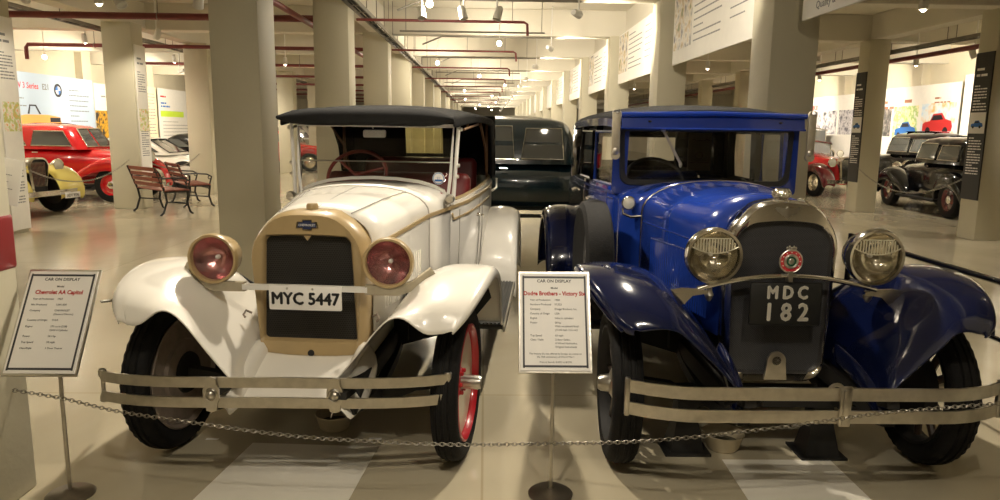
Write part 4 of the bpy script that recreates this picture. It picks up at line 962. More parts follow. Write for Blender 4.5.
# crank bracket
m = MB(); P = [(-.055, .42), (-.045, .50)] + [(-.045*cos(radians(a)), .515+.045*sin(radians(a))) for a in range(0, 181, 20)] + [(.045, .50), (.055, .42)]
m.prism([(x, -.05, z) for x, z in P], (0, .015, 0)); ck = m.build('crank_bracket', steel, rad)
m = MB(); m.lathe([(.022, 0), (.026, -.006), (.026, 0)], (0, -.05, .515), (0, -1, 0), 20); m.lathe([(0, -.002), (.022, -.002)], (0, -.052, .515), (0, -1, 0), 20); m.build('crank_hole', dark, ck)
# bonnet, cowl
def bl_arch(hw, zs, zt, y, zb=.60): return arch(hw, zb, zs, zt, y, 18, 2.2)
m = MB(); m.grid([bl_arch(.250, 1.08, 1.285, .09), bl_arch(.30, 1.09, 1.298, .3), bl_arch(.37, 1.10, 1.305, .6), bl_arch(.455, 1.115, 1.305, .98)]); m.build('bonnet', blue, BL, 50, solid=.008)
m = MB(); m.grid([bl_arch(.460, 1.115, 1.308, .99, .45), bl_arch(.50, 1.12, 1.305, 1.12, .45), bl_arch(.545, 1.15, 1.292, 1.25, .45), bl_arch(.575, 1.18, 1.28, 1.33, .45)]); m.build('cowl', blue, BL, 50, solid=.01)
m = MB(); m.tube(arch(.463, .55, 1.115, 1.312, .985, 18, 2.2), .007, 8); m.build('cowl_moulding', chrome, BL)
def bx(y): return .250+.205*(y-.09)/.89
for s in (-1, 1):
    m = MB(); m.tube([(s*(bx(y)+.003), y, z) for y, z in ((.10, 1.03), (.5, 1.045), (.97, 1.06))], .006, 6); m.build('bonnet_hinge', blue, BL)
    for i in range(28):
        m = MB(); y = .20+.64*i/27; m.prism([(s*(bx(y)-.002), y-.008, .66), (s*(bx(y)+.012), y+.006, .66), (s*(bx(y)-.002), y+.008, .66)], (0, 0, .31)); lo = m.build('bonnet_louvre', blue, BL, smooth=0)
    m = MB()
    for i in range(28):
        y = .20+.64*i/27; m.ell((s*(bx(y)+.008), y, .978), (.004, .004, .004), 6, 4)
    m.build('louvre_rivets', steel, BL)
# body
def bxs(y):
    T = [(1.33, .575), (1.5, .60), (2.0, .645), (2.6, .655), (3.30, .645), (3.5, .60)]
    for (a, ha), (b, hb) in zip(T, T[1:]):
        if y <= b: return ha+(hb-ha)*(max(y, a)-a)/(b-a)
    return .6
blackbody = blackp
for s in (-1, 1):
    rows = []
    for y in (1.33, 1.5, 1.8, 2.0): rows.append([(s*bxs(y)*.93, y, .46), (s*bxs(y)*.985, y, .62), (s*bxs(y), y, .9), (s*bxs(y)*1.0, y, 1.14), (s*bxs(y)*.985, y, 1.23), (s*bxs(y)*.95, y, 1.235)])
    m = MB(); m.grid(rows); m.build('front_door', blue, BL, 50, solid=.02)
    rows = []
    for y in (2.01, 2.3, 2.6, 2.95, 3.3, 3.45): rows.append([(s*bxs(y)*.93, y, .46), (s*bxs(y)*.985, y, .62), (s*bxs(y), y, .9), (s*bxs(y)*1.0, y, 1.14), (s*bxs(y)*.985, y, 1.23), (s*bxs(y)*.95, y, 1.235)])
    m = MB(); m.grid(rows); m.build('rear_door', blackbody, BL, 50, solid=.02)
    for yy, z in ((1.95, 1.115), (2.75, 1.115)):
        m = MB(); m.lathe([(.016, 0), (.012, .03)], (s*(bxs(yy)), yy, z), (s, 0, 0), 10); m.tube([(s*(bxs(yy)+.035), yy+.01, z), (s*(bxs(yy)+.04), yy-.05, z), (s*(bxs(yy)+.035), yy-.11, z-.01)], .009, 8); m.build('door_handle', chrome, BL)
    m = MB(); m.tube([(s*(bxs(y)+.004), y, 1.205) for y in (1.33, 1.5, 1.8, 2.0, 2.6, 2.95)], 0, flat=(.012, .02)); m.tube([(s*(bxs(y)+.006), y, 1.165) for y in (1.33, 1.5, 1.8, 2.0, 2.6, 2.95)], 0, flat=(.008, .01)); m.build('belt_moulding', blackbody if False else blue, BL, smooth=60)
    # pillars
    for nm, y0, y1, mt in (('front_pillar', 1.30, 1.36, blue), ('centre_pillar', 1.97, 2.07, blackbody), ('rear_pillar', 2.62, 2.72, blackbody)):
        xa, xb = bxs(y0)*.975, bxs(y0)*.955
        m = MB(); m.loft([[(s*(xa-.05), y0, 1.2), (s*xa, y0, 1.2), (s*xa, y1, 1.2), (s*(xa-.05), y1, 1.2)], [(s*(xb-.05), y0, 1.66), (s*xb, y0, 1.66), (s*xb, y1, 1.66), (s*(xb-.05), y1, 1.66)]]); m.build(nm, mt, BL, smooth=0)
    for y0, y1 in ((1.37, 1.96), (2.08, 2.61)):
        m = MB(); m.tube([(s*bxs(y0)*.97, y0, 1.245), (s*bxs(y1)*.97, y1, 1.245), (s*bxs(y1)*.955, y1, 1.60), (s*bxs(y0)*.955, y0, 1.60)], .012, 6, closed=True); wfr = m.build('window_frame', blackbody if y0 > 2 else blue, BL)
        m = MB(); m.prism([(s*bxs(y0)*.965, y0, 1.245), (s*bxs(y1)*.965, y1, 1.245), (s*bxs(y1)*.95, y1, 1.60), (s*bxs(y0)*.95, y0, 1.60)], (s*-.004, 0, 0)); m.build('side_glass', clear, wfr, smooth=0)
    rows = []
    for y, k in ((2.71, 1), (3.25, 1), (3.42, .97), (3.50, .90)): rows.append([(s*bxs(2.9)*k*.985, y, 1.2), (s*bxs(2.9)*k*.975, y, 1.4), (s*bxs(2.9)*k*.955, y-.01, 1.66)])
    m = MB(); m.grid(rows); m.build('rear_quarter', blackbody, BL, 60, solid=.02)
    # traffic indicator arm on the pillar
    m = MB(); m.box((s*.612, 1.155, 1.585), (.052, .022, .27), .008); P = m
    m.lathe([(.026, -.011), (.026, .011)], (s*.612, 1.155, 1.715), (0, 1, 0), 20); m.lathe([(0, -.013), (.028, -.012), (.028, .011)], (s*.612, 1.155, 1.455), (0, 1, 0), 20)
    ar = m.build('signal_arm', tan_brk, BL)
    m = MB(); m.ell((s*.612, 1.142, 1.48), (.020, .006, .024), 12, 8); m.ell((s*.612, 1.142, 1.715), (.007, .006, .007), 8, 6); m.build('signal_lens', steel, ar)
    m = MB(); m.lathe([(0, .06), (.02, .055), (.036, .03), (.042, 0), (.044, -.01), (.037, -.012)], (s*.535, 1.06, 1.165), (0, 1, 0), 24); cl = m.build('cowl_lamp', chrome, BL)
    m = MB(); m.lathe([(0, -.016), (.02, -.014), (.038, -.004)], (s*.535, 1.06, 1.165), (0, 1, 0), 20); m.build('lens', mat('frosted_lens', (.75, .72, .6), .25, coat=1), cl)
    m = MB(); m.tube([(s*.565, 1.075, 1.13), (s*.56, 1.07, 1.095), (s*.52, 1.03, 1.08), (s*.463, .99, 1.09)], .009, 8); m.build('lamp_arm', chrome, cl)
# rear panel
def rp(x, z): return (x, 3.52+.10*(1-(x/.6)**2)-.04*(z-1.2), z)
m = MB()
for a, b, c, d in ((-.59, -.38, 1.2, 1.66), (.38, .59, 1.2, 1.66), (-.38, .38, 1.2, 1.33), (-.38, .38, 1.55, 1.66), (-.60, .60, .5, 1.2)):
    m.grid([[rp(a+(b-a)*i/6, z) for i in range(7)] for z in (c, (c+d)/2, d)])
m.build('rear_panel', blackbody, BL, 60, solid=.02)
m = MB(); m.grid([[rp(-.38+.76*i/6, z) for i in range(7)] for z in (1.33, 1.55)]); m.build('rear_window', clear, BL, 60, solid=.004)
# roof and visor
rows = []
for y, h, ze, zc in ((1.20, .575, 1.675, 1.735), (1.24, .585, 1.695, 1.758), (1.6, .61, 1.71, 1.785), (2.2, .635, 1.71, 1.79), (3.0, .635, 1.695, 1.772), (3.40, .61, 1.67, 1.735), (3.55, .56, 1.62, 1.66)):
    rows.append([(-h, y, ze-.045)]+[(h*q, y, zc-(zc-ze)*abs(q)**3) for q in (-1, -.93, -.8, -.5, 0, .5, .8, .93, 1)]+[(h, y, ze-.045)])
m = MB(); m.grid(rows); rf = m.build('roof', canvas, BL, 60, solid=.012, sub=1)
for s in (-1, 1):
    m = MB(); m.tube([(s*(r[-1][0]-.005), r[-1][1], r[-1][2]) for r in rows[1:]], 0, flat=(.03, .05)); m.build('gutter_rail', blue, BL, smooth=60)
m = MB(); m.loft([[(-.57, 1.33, 1.70), (.57, 1.33, 1.70), (.57, 1.30, 1.62), (-.57, 1.30, 1.62)], [(-.575, 1.18, 1.70), (.575, 1.18, 1.70), (.575, 1.165, 1.625), (-.575, 1.165, 1.625)]]); vs = m.build('windscreen_header', blue, BL, smooth=0)
m = MB(); m.tube([(-.58, 1.165, 1.705), (0, 1.155, 1.716), (.58, 1.165, 1.705)], .016, 8); m.tube([(-.58, 1.165, 1.622), (.58, 1.165, 1.622)], .007, 6); m.build('header_bead', blue, vs)
m = MB()
for x in (-.40, .42): m.ell((x, 1.165, 1.665), (.012, .006, .007), 10, 6)
m.build('header_screws', dark, vs)
Wp = [(x*1.0, z) for x, z in rrect(.55, .56, 1.262, 1.62, .07, .02, 6)]
Wi = [(x, z) for x, z in rrect(.522, .532, 1.292, 1.605, .06, .02, 6)]
m = MB(); m.loft([[(x*1.02, 1.31, z+(0 if z > 1.4 else -.01)) for x, z in Wp], [(x, 1.285, z) for x, z in Wp], [(x, 1.288, z) for x, z in Wi], [(x, 1.31, z) for x, z in Wi]], cap=False); wf = m.build('windscreen_frame', mat('black_gasket', (.012, .012, .014), .35), BL, 50)
m = MB()
O3 = rrect(.60, .60, 1.20, 1.66, .03, .02, 6); m.loft([[(x, 1.33, z) for x, z in O3], [(x, 1.30, z) for x, z in O3], [(x, 1.298, z) for x, z in Wp], [(x, 1.33, z) for x, z in Wp]], cap=False); m.build('windscreen_surround', blue, BL, 50)
m = MB(); m.prism([(x, 1.296, z) for x, z in Wi], (0, .005, 0)); m.build('windscreen_glass', clear, wf, smooth=0)
m = MB(); m.tube([(-.29, 1.268, 1.612), (-.17, 1.262, 1.40)], 0, flat=(.008, .016)); m.ell((-.17, 1.262, 1.395), (.012, .008, .02), 10, 6); m.ell((-.29, 1.268, 1.612), (.016, .014, .012), 10, 6); m.build('wiper', steel, BL, smooth=60)
# inside
m = MB(); m.box((0, 1.40, 1.13), (1.08, .12, .26), .04, None, 3); m.build('dashboard', mat('grey_dashboard', (.20, .19, .17), .6), BL)
m = MB(); m.torus((-.24, 1.66, 1.27), (0, -.7, .7), .20, .013, 36, 8); m.tube([(-.24, 1.66, 1.26), (-.24, 1.45, 1.02)], .016, 8); m.tube([(-.43, 1.66, 1.265), (-.05, 1.66, 1.265)], .009, 6); m.build('steering_wheel', dark, BL)
velv = mat('dark_velour', (.03, .028, .03), .9)
cushion('front_seat_back', (0, 2.12, .95), (1.12, .14, .62), .05, -8, BL, velv); cushion('front_seat', (0, 1.88, .68), (1.12, .5, .15), .05, 0, BL, velv)
cushion('rear_seat_back', (0, 3.30, .95), (1.08, .14, .60), .05, -8, BL, velv); cushion('rear_seat', (0, 3.02, .68), (1.08, .5, .15), .05, 0, BL, velv)
m = MB(); m.box((0, 2.25, .47), (1.12, 1.9, .04)); m.build('body_floor', dark, BL)
m = MB(); m.box((.50, 3.16, 1.43), (.21, .012, .34), .004); bd_ = m.build('rear_blind', mat('cream_blind', (.42, .36, .25), .7), BL)
m = MB(); m.torus((.50, 3.152, 1.40), (0, 1, 0), .03, .006, 20, 6)
for q in (-1, 1): m.tube([(.50+q*x, 3.152, z) for x, z in ((0, 1.53), (.03, 1.525), (.06, 1.54), (.085, 1.53))], .004, 6); m.tube([(.50+q*x, 3.152, z) for x, z in ((0, 1.33), (.04, 1.335), (.085, 1.33))], .004, 6)
m.build('blind_ornament', mat('brown_ornament', (.18, .12, .07), .6), bd_)
m = MB(); m.box((0, 2.4, 1.62), (1.12, 2.1, .02)); m.build('headlining', mat('grey_cloth', (.10, .095, .085), .9), BL)
# fenders
def bf_rows(dxo=0):
    rows = []
    T = [(-.47, .785, .758, .73), (-.45, .825, .775, .785), (-.38, .888, .815, .83), (-.25, .945, .865, .875), (-.08, .975, .90, .905), (.10, .975, .905, .92), (.28, .94, .87, .925), (.45, .865, .79, .925), (.60, .75, .675, .925), (.75, .61, .54, .935), (.88, .50, .44, .93), (1.0, .43, .40, .93)]
    for y, zc, zl, xo in T:
        k9 = dxo if y < .2 else dxo*.5; xo += k9; dz = zc-.785
        z1 = zc-.004-.016*min(1, max(0, dz)/.1); z2 = .765+dz*.90; z3 = .715+dz*.80; za = .650+dz*.70; z4 = .592+dz*.60; zb = .535+dz*.45; zi = min(.49, zb-.01); xi = .31
        rows.append([(xo-.012, y, zl-.006), (xo, y, zl+.012), (xo-.008, y, (zc+zl)/2+.015), (xo-(xo-.53)*.12, y, zc-.016), (xo-(xo-.53)*.34, y, zc), (xo-(xo-.53)*.60, y, z1+.004), (xo-(xo-.53)*.82, y, z2), (.53, y, z3), (.455, y, za), (.40, y, z4), (.345, y, zb), (xi, y, zi), (xi-.006, y, zi-.01)])
    return rows
for s in (-1, 1):
    fender(BL, bf_rows(.06 if s < 0 else -.025), navy, 'front_fender', s)
    R_ = bf_rows(.06 if s < 0 else -.025); m = MB(); m.tube([(s*(r[0][0]), r[0][1], r[0][2]) for r in R_[1:]], .007, 6); m.build('fender_bead', navy, BL)
    fender(BL, rf_rows(.62, .93, 2.84, .50, .38, .4), navy, 'rear_fender', s)
    m = MB(); m.box((s*.78, 1.65, .385), (.26, 1.3, .03), .006)
    for i in range(9): m.box((s*(.68+.025*i), 1.65, .402), (.010, 1.28, .008))
    m.build('running_board', mat('ribbed_rubber', (.03, .03, .028), .5), BL)
    m = MB(); m.box((s*.60, 1.7, .43), (.03, 1.7, .14), .01); m.build('sill_apron', navy, BL)
    # curved frame-horn apron strips
    m = MB(); rows = []
    for y, z, x0, x1 in ((-.05, .60, .262, .30), (-.20, .58, .265, .315), (-.34, .53, .27, .335), (-.44, .475, .275, .34), (-.50, .42, .28, .34)):
        rows.append([(s*x0, y, z-.07), (s*x0, y, z), (s*(x0+x1)/2, y, z+.012), (s*x1, y, z-.005), (s*x1, y, z-.07)])
    m.grid(rows); m.build('frame_horn_cover', navy, BL, 70, solid=.005, sub=1)
    m = MB(); m.box((s*.31, 1.4, .42), (.06, 3.6, .09), .01); m.build('frame_rail', dark, BL)
    m = MB(); m.tube([(s*.31, -.5, .40), (s*.31, -.2, .33), (s*.32, 0, .315), (s*.32, .35, .36), (s*.32, .55, .43)], 0, flat=(.05, .05)); m.build('leaf_spring', dark, BL, smooth=60)
    m = MB(); m.torus((s*.115, -.42, .50), (0, 1, 0), .030, .009, 24, 8) if s > 0 else m.torus((s*.30, -.50, .43), (1, 0, 0), .022, .012, 20, 8); m.build('tow_eye', steel, BL)
m = MB(); m.tube([(-.33, -.30, .455), (.33, -.30, .455)], .018, 10); m.build('cross_tube', dark, BL)
m = MB(); m.tube([(-.64, 0, .38), (-.5, 0, .36), (-.4, 0, .30), (.4, 0, .30), (.5, 0, .36), (.64, 0, .38)], 0, flat=(.05, .06)); m.tube([(-.6, .14, .32), (.6, .14, .32)], .014, 8); m.build('front_axle', dark, BL, smooth=60)
m = MB(); m.tube([(-.64, 2.84, .38), (.64, 2.84, .38)], .04, 10); m.ell((0, 2.84, .38), (.13, .13, .13)); m.build('rear_axle', dark, BL)
m = MB(); m.box((0, .5, .70), (.38, .75, .55), .05); m.box((0, .55, .43), (.28, .7, .2), .04); m.build('engine', dark, BL)
m = MB()
for s in (-1, 1): m.box((s*.40, .75, .58), (.012, .7, .30))
m.build('inner_wheel_well', dark, BL)
for s in (-1, 1):
    m = MB(); m.prism([(s*.32, .46, .38), (s*.72, .46, .50), (s*.86, .44, .70), (s*.82, .42, .86), (s*.60, .42, .84), (s*.32, .46, .66)], (0, .012, 0)); m.build('splash_shield', dark, BL, smooth=0)
for x, sd in ((-.755, -1), (.755, 1)): big_wheel(BL, x, 0, 2.5 if sd < 0 else 1, sd, .38, .14, 'wood')
for x, sd in ((-.75, -1), (.75, 1)): big_wheel(BL, x, 2.84, 0, sd, .38, .14, 'wood')
# side-mounted spare tyre
m = MB(); m.lathe([(.20, -.03), (.27, -.06), (.33, -.085), (.365, -.07), (.38, -.03), (.38, .03), (.365, .07), (.33, .085), (.27, .06), (.20, .03)], (-.745, 1.08, .80), (1, 0, 0), 48); sp_ = m.build('spare_tyre', rubber, BL)
m = MB(); m.lathe([(0, .05), (.05, .05), (.08, .02), (.20, .03), (.20, -.03), (0, -.03)], (-.745, 1.08, .80), (-1, 0, 0), 32); m.build('spare_rim', dark, sp_)
m = MB(); m.tube([(-.85, 1.08, .62), (-.86, .98, .60), (-.84, .84, .58), (-.80, .76, .53)], 0, flat=(.012, .03)); m.build('spare_bracket', steel, sp_, smooth=60)
# lamps, tie bar, badge, plate
headl = [headlamp(BL, s*.378+.022, -.10, 1.038, .133, chrome, chrome, silver, True, tilt=0) for s in (-1, 1)]
m = MB(); n = 20; m.tube([(-.42+.84*i/n, -.10, .860+.085*(1-((-.42+.84*i/n)/.48)**2)) for i in range(n+1)], .0125, 10); tb = m.build('lamp_bar', chrome, BL)
for s in (-1, 1):
    P = [(.37, .872), (.42, .882), (.50, .888), (.592, .874), (.578, .846), (.505, .758), (.488, .765), (.478, .815), (.445, .848), (.37, .858)]
    m = MB(); m.prism([(s*x, -.105-(x-.37)*.10, z) for x, z in P], (0, .022, 0)); m.tube([(s*.52, -.118, .862), (s*.575, -.122, .858), (s*.508, -.118, .775)], .006, 6)
    m.build('lamp_bracket', chrome, BL)
    m = MB(); m.lathe([(.012, .06), (.014, .02), (.022, .0), (.014, -.02), (.008, -.03), (0, -.032)], (s*.378+.022, -.07, .845), (0, 0, 1), 14); m.build('lamp_bolt', steel, BL)
m = MB(); m.box((-.01, -.118, .815), (.335, .006, .205), .008, None, 2); pl = m.build('number_plate', mat('plate_black', (.010, .010, .009), .5), BL, smooth=30)
fr = frame((0, -.1215, 0), (1, 0, 0), (0, 0, 1))
m = MB()
for dx, dz in ((-.003, 0), (.003, 0), (0, .003), (0, -.003)): text_bm(m, 'M D C', -.005+dx, .842+dz, .084, fr, ext=.002, sx=.82); text_bm(m, '1 8 2', -.005+dx, .737+dz, .118, fr, ext=.002, sx=.88)
m.build('plate_lettering', mat('letter_ivory', (.72, .68, .58), .4), pl, smooth=0)
m = MB(); m.tube([(0, -.115, .92), (0, -.11, .97)], 0, flat=(.04, .02)); m.box((0, -.11, .95), (.075, .02, .014), .004); st2 = m.build('badge_stem', steel, BL, smooth=30)
m = MB(); m.lathe([(0, .008), (.052, .008), (.055, .002), (.052, -.006), (0, -.006)], (0, -.115, 1.018), (0, -1, 0), 36); bd = m.build('club_badge', mat('badge_red', (.50, .03, .04), .3, coat=1), st2)
m = MB(); m.torus((0, -.122, 1.018), (0, 1, 0), .029, .007, 28, 8); m.ell((0, -.122, 1.018), (.018, .008, .018), 14, 8); m.torus((0, -.122, 1.018), (0, 1, 0), .053, .0035, 30, 6)
for k in range(5): m.ell((-.02+.01*k, -.118, 1.078+.006*(k % 2)), (.005, .004, .008), 8, 6)
m.box((0, -.120, 1.07), (.04, .008, .012), .003)
m.build('badge_emblem', steel, bd)
m = MB(); m.lathe([(.015, 0), (.022, 0), (.022, .004), (.015, .004)], (0, -.124, 1.018), (0, -1, 0), 28); m.build('badge_ring', mat('badge_green', (.02, .10, .05), .3), bd)
m = MB()
for k in range(12):
    a = radians(30*k); 
    if abs(sin(a)+1) > .2: m.box((.042*cos(a), -.1235, 1.018+.042*sin(a)), (.005, .003, .005), 0, Matrix.Rotation(a, 3, 'Y'))
m.build('badge_lettering', mat('letter_ivory', (.72, .68, .58), .4), bd, smooth=0)
# bumper
def bend(x):
    a = abs(x); return .0 if a < .5 else .22*((a-.5)/.36)**2
xs_ = [-.80+1.6*i/20 for i in range(21)]
for z in (.535, .437):
    m = MB(); m.tube([(x*(1-.0), -.55+bend(x)*.6, z) for x in xs_], 0, flat=(.010, .055)); m.build('bumper_bar', steel, BL, smooth=60)
for s in (-1, 1):
    m = MB(); m.box((s*.802, -.55+bend(.80)*.6, .487), (.022, .024, .17), .006); m.build('bumper_end', steel, BL)
    m = MB(); m.tube([(s*.30, -.54, .485), (s*.31, -.35, .44), (s*.31, 0, .42)], 0, flat=(.05, .03)); m.build('bumper_arm', dark, BL)
m = MB(); m.box((.085, -.562, .487), (.05, .016, .175), .006); m.box((.085, -.573, .487), (.03, .012, .155), .005); m.build('bumper_clamp', steel, BL)
m = MB()
for k in range(3): m.ell((-.32+.03*k, -.50, .487+.01*(k % 2)), (.016, .02, .018), 10, 6)
m.tube([(-.40, -.50, .47), (-.33, -.51, .50), (-.24, -.50, .47)], .012, 6); m.build('bumper_bolts', dark, BL)
# ------------------------------------------------------------------ things on the floor
def jack(x, y, label, h=.40):
    t = thing('axle_stand', label, 'axle stand', (x, y, 0), 0, 'black supports under the blue car')
    m = MB(); m.loft([[(a*.115, b*.10, .0) for a, b in ((-1, -1), (1, -1), (1, 1), (-1, 1))], [(a*.115, b*.10, .012) for a, b in ((-1, -1), (1, -1), (1, 1), (-1, 1))]]); m.build('foot_plate', dark, t, smooth=0)
    m = MB(); m.loft([[(a*.085, b*.075, .012) for a, b in ((-1, -1), (1, -1), (1, 1), (-1, 1))], [(a*.055, b*.05, h*.6) for a, b in ((-1, -1), (1, -1), (1, 1), (-1, 1))], [(a*.05, b*.045, h) for a, b in ((-1, -1), (1, -1), (1, 1), (-1, 1))]]); m.build('post', mat('black_stand_paint', (.012, .012, .012), .45), t, smooth=0)
    return t
jack(1.70, 3.42, 'black axle stand under the blue car, right one', .27)
jack(1.03, 3.46, 'black axle stand under the blue car, left one', .27)
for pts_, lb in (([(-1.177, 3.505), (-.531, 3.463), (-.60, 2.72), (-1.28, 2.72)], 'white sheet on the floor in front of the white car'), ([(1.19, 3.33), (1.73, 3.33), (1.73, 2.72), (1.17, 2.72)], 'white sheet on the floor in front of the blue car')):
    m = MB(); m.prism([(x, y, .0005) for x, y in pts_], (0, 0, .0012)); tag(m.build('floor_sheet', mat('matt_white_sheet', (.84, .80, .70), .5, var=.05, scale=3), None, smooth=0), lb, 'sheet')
def bowl(x, y, R, label):
    t = thing('drip_bowl', label, 'bowl', (x, y, 0))
    m = MB(); m.lathe([(0, .004), (R*.72, .004), (R*.78, .012), (R*.96, .075), (R*1.02, .082), (R*1.0, .088), (R*.93, .08), (R*.74, .018), (0, .012)], (0, 0, 0), (0, 0, 1), 36); m.build('bowl', mat('cream_enamel', (.60, .52, .36), .4), t)
    m = MB(); m.lathe([(0, .035), (R*.80, .035)], (0, 0, 0), (0, 0, 1), 36); m.build('oil', mat('dark_oil', (.01, .008, .006), .1, coat=1), t)
bowl(1.235, 3.47, .105, 'cream drip bowl on the floor under the front of the blue car')
bowl(-.80, 3.70, .10, 'cream drip bowl on the floor under the front of the white car')
for x, y, lb in ((-1.40, 3.55, 'small white tape mark on the floor left of the white car bowl'), (-.56, 3.56, 'small white tape mark on the floor right of the white car bowl')):
    m = MB(); m.box((0, 0, 0), (.065, .018, .002), .0005); o = m.build('tape_mark', paper, None, smooth=0); o.location = (x, y, .001); tag(o, lb, 'tape')
# name boards on stands
def sign(x, ytop_dy, base, wd, ht, tilt, xb, yb, zb, label, model, rows, foot):
    t = thing('sign_stand', label, 'sign', (base[0], base[1], 0))
    m = MB(); m.lathe([(0, .0), (.098, 0), (.100, .006), (.09, .014), (.03, .02), (.016, .03), (0, .03)], (0, 0, 0), (0, 0, 1), 40); m.build('base_disc', mat('worn_steel', (.20, .17, .13), .35, metal=.8, var=.3, scale=12), t)
    top = V((xb+wd/2, yb + ht*.5*sin(tilt), zb+ht*.5*cos(tilt))) - V((base[0], base[1], 0))
    m = MB(); m.tube([(0, 0, .02), (0, 0, top.z*.55), (top.x, top.y+.03, top.z-.02)], .0085, 12); m.build('pole', steel, t)
    o = V((xb, yb, zb)) - V((base[0], base[1], 0)); fr = frame(o, (1, 0, 0), (0, sin(tilt), cos(tilt)))
    m = MB(); m.M = fr; m.box((wd/2, ht/2, -.008), (wd, ht, .012), .002, None, 1); b = m.build('board', steel, t, smooth=0)
    m = MB(); m.M = fr; m.box((wd/2, ht/2, .0), (wd*.94, ht*.955, .006)); m.build('paper_sheet', paper, b, smooth=0)
    m = MB(); m.M = fr
    for a, c, d, e in ((wd/2, ht*.045+.008, wd*.87, .009), (wd/2, ht*.955-.008, wd*.87, .009), (wd*.07, ht/2, .008, ht*.905), (wd*.93, ht/2, .008, ht*.905)): m.box((a, c, .0035), (d, e, .001))
    m.build('printed_border', mat('print_dark', (.035, .035, .04), .5), b, smooth=0)
    f2 = fr @ Matrix.Translation((0, 0, .0035))
    m = MB(); text_bm(m, 'CAR ON DISPLAY', wd/2, ht*.885, .019, f2, ext=.0003, bold=.0003); text_bm(m, 'Model', wd/2, ht*.82, .012, f2, ext=.0003, bold=.0002)
    for (a, bb, yy) in rows: text_bm(m, a, wd*.16, ht*yy, .0115, f2, 'LEFT', ext=.0003); text_bm(m, bb, wd*.50, ht*yy, .0115, f2, 'LEFT', ext=.0003)
    for a, yy in foot: text_bm(m, a, wd/2, ht*yy, .0105, f2, ext=.0003)
    m.build('lettering', ink, b, smooth=0)
    m = MB(); text_bm(m, model, wd/2, ht*.755, .0255, f2, bold=.0008, ext=.0003, sx=.88); m.build('model_lettering', redink, b, smooth=0)
    return t
sign(0, 0, (-1.80, 2.97), .305, .47, radians(33), -1.968, 2.85, .585, 'display board on a pole left of the white car', 'Chevrolet AA Capitol',
     [('Year of Production', '1927', .70), ('No. Produced', '1,001,820', .645), ('Company', 'CHEVROLET', .59), ('', '(General Motors)', .555), ('Country of Origin', 'U.S.A', .50), ('Engine', '171 cu in (2.8l)', .44), ('', 'OHV 4 Cylinder', .405), ('Power', '26 / hp', .35), ('Top Speed', '50 mph', .295), ('Class/Style', '1 Door Tourer', .24)], [])
sign(0, 0, (.305, 2.985), .313, .445, radians(27), .150, 2.90, .593, 'display board on a pole between the white and blue cars', 'Dodge Brothers - Victory Six',
     [('Year of Production', '1928', .70), ('Numbers Produced', '57,323', .655), ('Company', 'Dodge Brothers, Inc.', .61), ('Country of Origin', 'USA', .565), ('Engine', 'Inline 6, cylinders', .52), ('Power', '58 hp', .475), ('', 'With windshield finish', .44), ('', '(15.65 mph 12.5 sec)', .405), ('Top Speed', '65 mph', .35), ('Class / Style', '2 door Sedan,', .31), ('', '4 Wheel Hydraulics,', .275), ('', 'Original fuel-wheels', .24)],
     [('The Victory Six was offered by Dodge, as a name on', .175), ('the 10th anniversary of World War I', .145), ('Price at launch: $1095 to $1295', .095)])
# chains
def chain(path, name, label, link=.026, r=.0018, seg=8):
    'interlocked links, every second one turned by a quarter'
    P = [V(p) for p in path]; D = [0]
    for a, b in zip(P, P[1:]): D.append(D[-1]+(b-a).length)
    m = MB(); n = int(D[-1]/(link*.68)); k = 0
    for i in range(n):
        d = D[-1]*(i+.5)/n
        while k < len(D)-2 and d > D[k+1]: k += 1
        q = (d-D[k])/(D[k+1]-D[k]); c = P[k].lerp(P[k+1], q); t = (P[k+1]-P[k]).normalized()
        u = t.cross(V((0, 0, 1))).normalized(); w_ = u.cross(t); a0 = radians(45 if i % 2 else -45)
        s1 = u*cos(a0)+w_*sin(a0)
        m.tube([c + t*cos(2*pi*j/seg)*link*.5 + s1*sin(2*pi*j/seg)*link*.30 for j in range(seg)], r, 5, closed=True)
    o = m.build(name, chainm, None, 60); return tag(o, label, 'chain')
def spline(K, n=60):
    out = []
    for i in range(n+1):
        x = K[0][0] + (K[-1][0]-K[0][0])*i/n
        for j in range(len(K)-1):
            if x <= K[j+1][0]+1e-9:
                a, b = K[j], K[j+1]; q = (x-a[0])/(b[0]-a[0]); p0 = K[max(j-1, 0)]; p3 = K[min(j+2, len(K)-1)]
                z = [0, 0]
                for c in (1, 2):
                    m0 = (b[c]-p0[c])/max(1e-6, (b[0]-p0[0]))*(b[0]-a[0]); m1 = (p3[c]-a[c])/max(1e-6, (p3[0]-a[0]))*(b[0]-a[0])
                    z[c-1] = (2*q**3-3*q*q+1)*a[c]+(q**3-2*q*q+q)*m0+(-2*q**3+3*q*q)*b[c]+(q**3-q*q)*m1
                out.append((x, z[0], z[1])); break
    return out
chain(spline([(-2.03, 2.96, 0.489), (-1.797, 2.95, 0.454), (-1.529, 2.9, 0.415), (-1.168, 2.83, 0.393), (-0.759, 2.83, 0.338), (-0.345, 2.83, 0.313), (-0.095, 2.86, 0.29), (0.3, 2.965, 0.249)]), 'barrier_chain', 'steel barrier chain sagging across in front of the white car')
chain(spline([(0.31, 2.965, 0.249), (0.579, 2.84, 0.312), (0.883, 2.74, 0.384), (1.289, 2.74, 0.437), (1.614, 2.74, 0.486), (2.103, 2.74, 0.531), (2.403, 2.74, 0.556)]), 'barrier_chain', 'steel barrier chain rising across in front of the blue car')
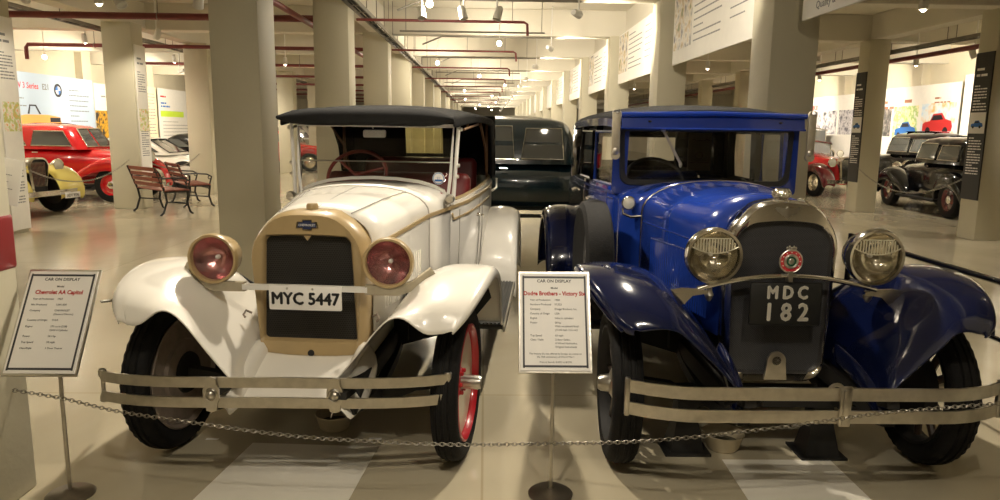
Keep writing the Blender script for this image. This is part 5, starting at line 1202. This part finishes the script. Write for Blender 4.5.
def side_chain(a, b, sag, label, link=.03):
    n = 30; a = V(a); b = V(b)
    chain([tuple(a.lerp(b, i/n) - V((0, 0, sag*4*(i/n)*(1-i/n)))) for i in range(n+1)], 'barrier_chain', label, link, .003, 6)
side_chain((-6.87, 10.95, .95), (-6.80, 14.0, .95), .30, 'thin barrier chain in front of the red and yellow cars', .05)
side_chain((-6.79, 14.54, .95), (-6.78, 17.37, .95), .25, 'thin barrier chain behind the wooden benches', .05)
side_chain((7.72, 14.82, .92), (7.60, 11.35, .92), .35, 'thin barrier chain in front of the glossy black old car', .05)
side_chain((-1.665, 3.09, .84), (-1.755, 3.80, .745), .01, 'thin cord from the left display board back to the white fender', .02)
# black rails on the right with their posts
t = thing('barrier_rail', 'black double barrier rail to the right of the blue car', 'rail', (2.52, 3.2, 0))
m = MB(); m.tube([(0, -1.2, .9), (0, 1.65, .9)], .016, 10); m.build('top_rail', blackp, t)
m = MB(); m.tube([(0, -1.2, .62), (0, 1.65, .62)], .012, 10); m.build('lower_rail', blackp, t)
for y in (1.65, -1.2):
    m = MB(); m.tube([(0, y, .02), (0, y, .93)], .018, 12); m.lathe([(0, .02), (.12, .015), (.13, 0), (0, 0)], (0, y, 0), (0, 0, 1), 28); m.build('post', blackp, t)
# things fixed to the near left column
t = thing('notice_sheet', 'white printed notice sheet hanging on the nearest left column', 'notice', (-2.215, 3.12, .055))
fr = frame((-.04, 0, 1.225), (1, .05, -.22), (.22, 0, 1))
m = MB(); m.M = fr; m.box((.11, .12, 0), (.27, .20, .004)); b = m.build('sheet', paper, t, smooth=0)
m = MB(); text_lines(m, fr @ Matrix.Translation((0, 0, .002)), -.02, .22, .215, 1, .02, .012, 5); text_lines(m, fr @ Matrix.Translation((0, 0, .002)), -.02, .22, .18, 5, .03, .003, 8); m.build('lettering', greyink, b, smooth=0)
t = thing('red_box', 'red box with printed label beside the nearest left column', 'box', (-2.135, 3.0, -.01))
m = MB(); m.box((.085, 0, 1.12), (.12, .14, .24), .02, None, 3); b = m.build('case', mat('red_plastic', (.22, .012, .015), .35), t)
m = MB(); m.box((.10, -.072, 1.17), (.11, .004, .10)); m.build('label_print', plastic_w, b, smooth=0)
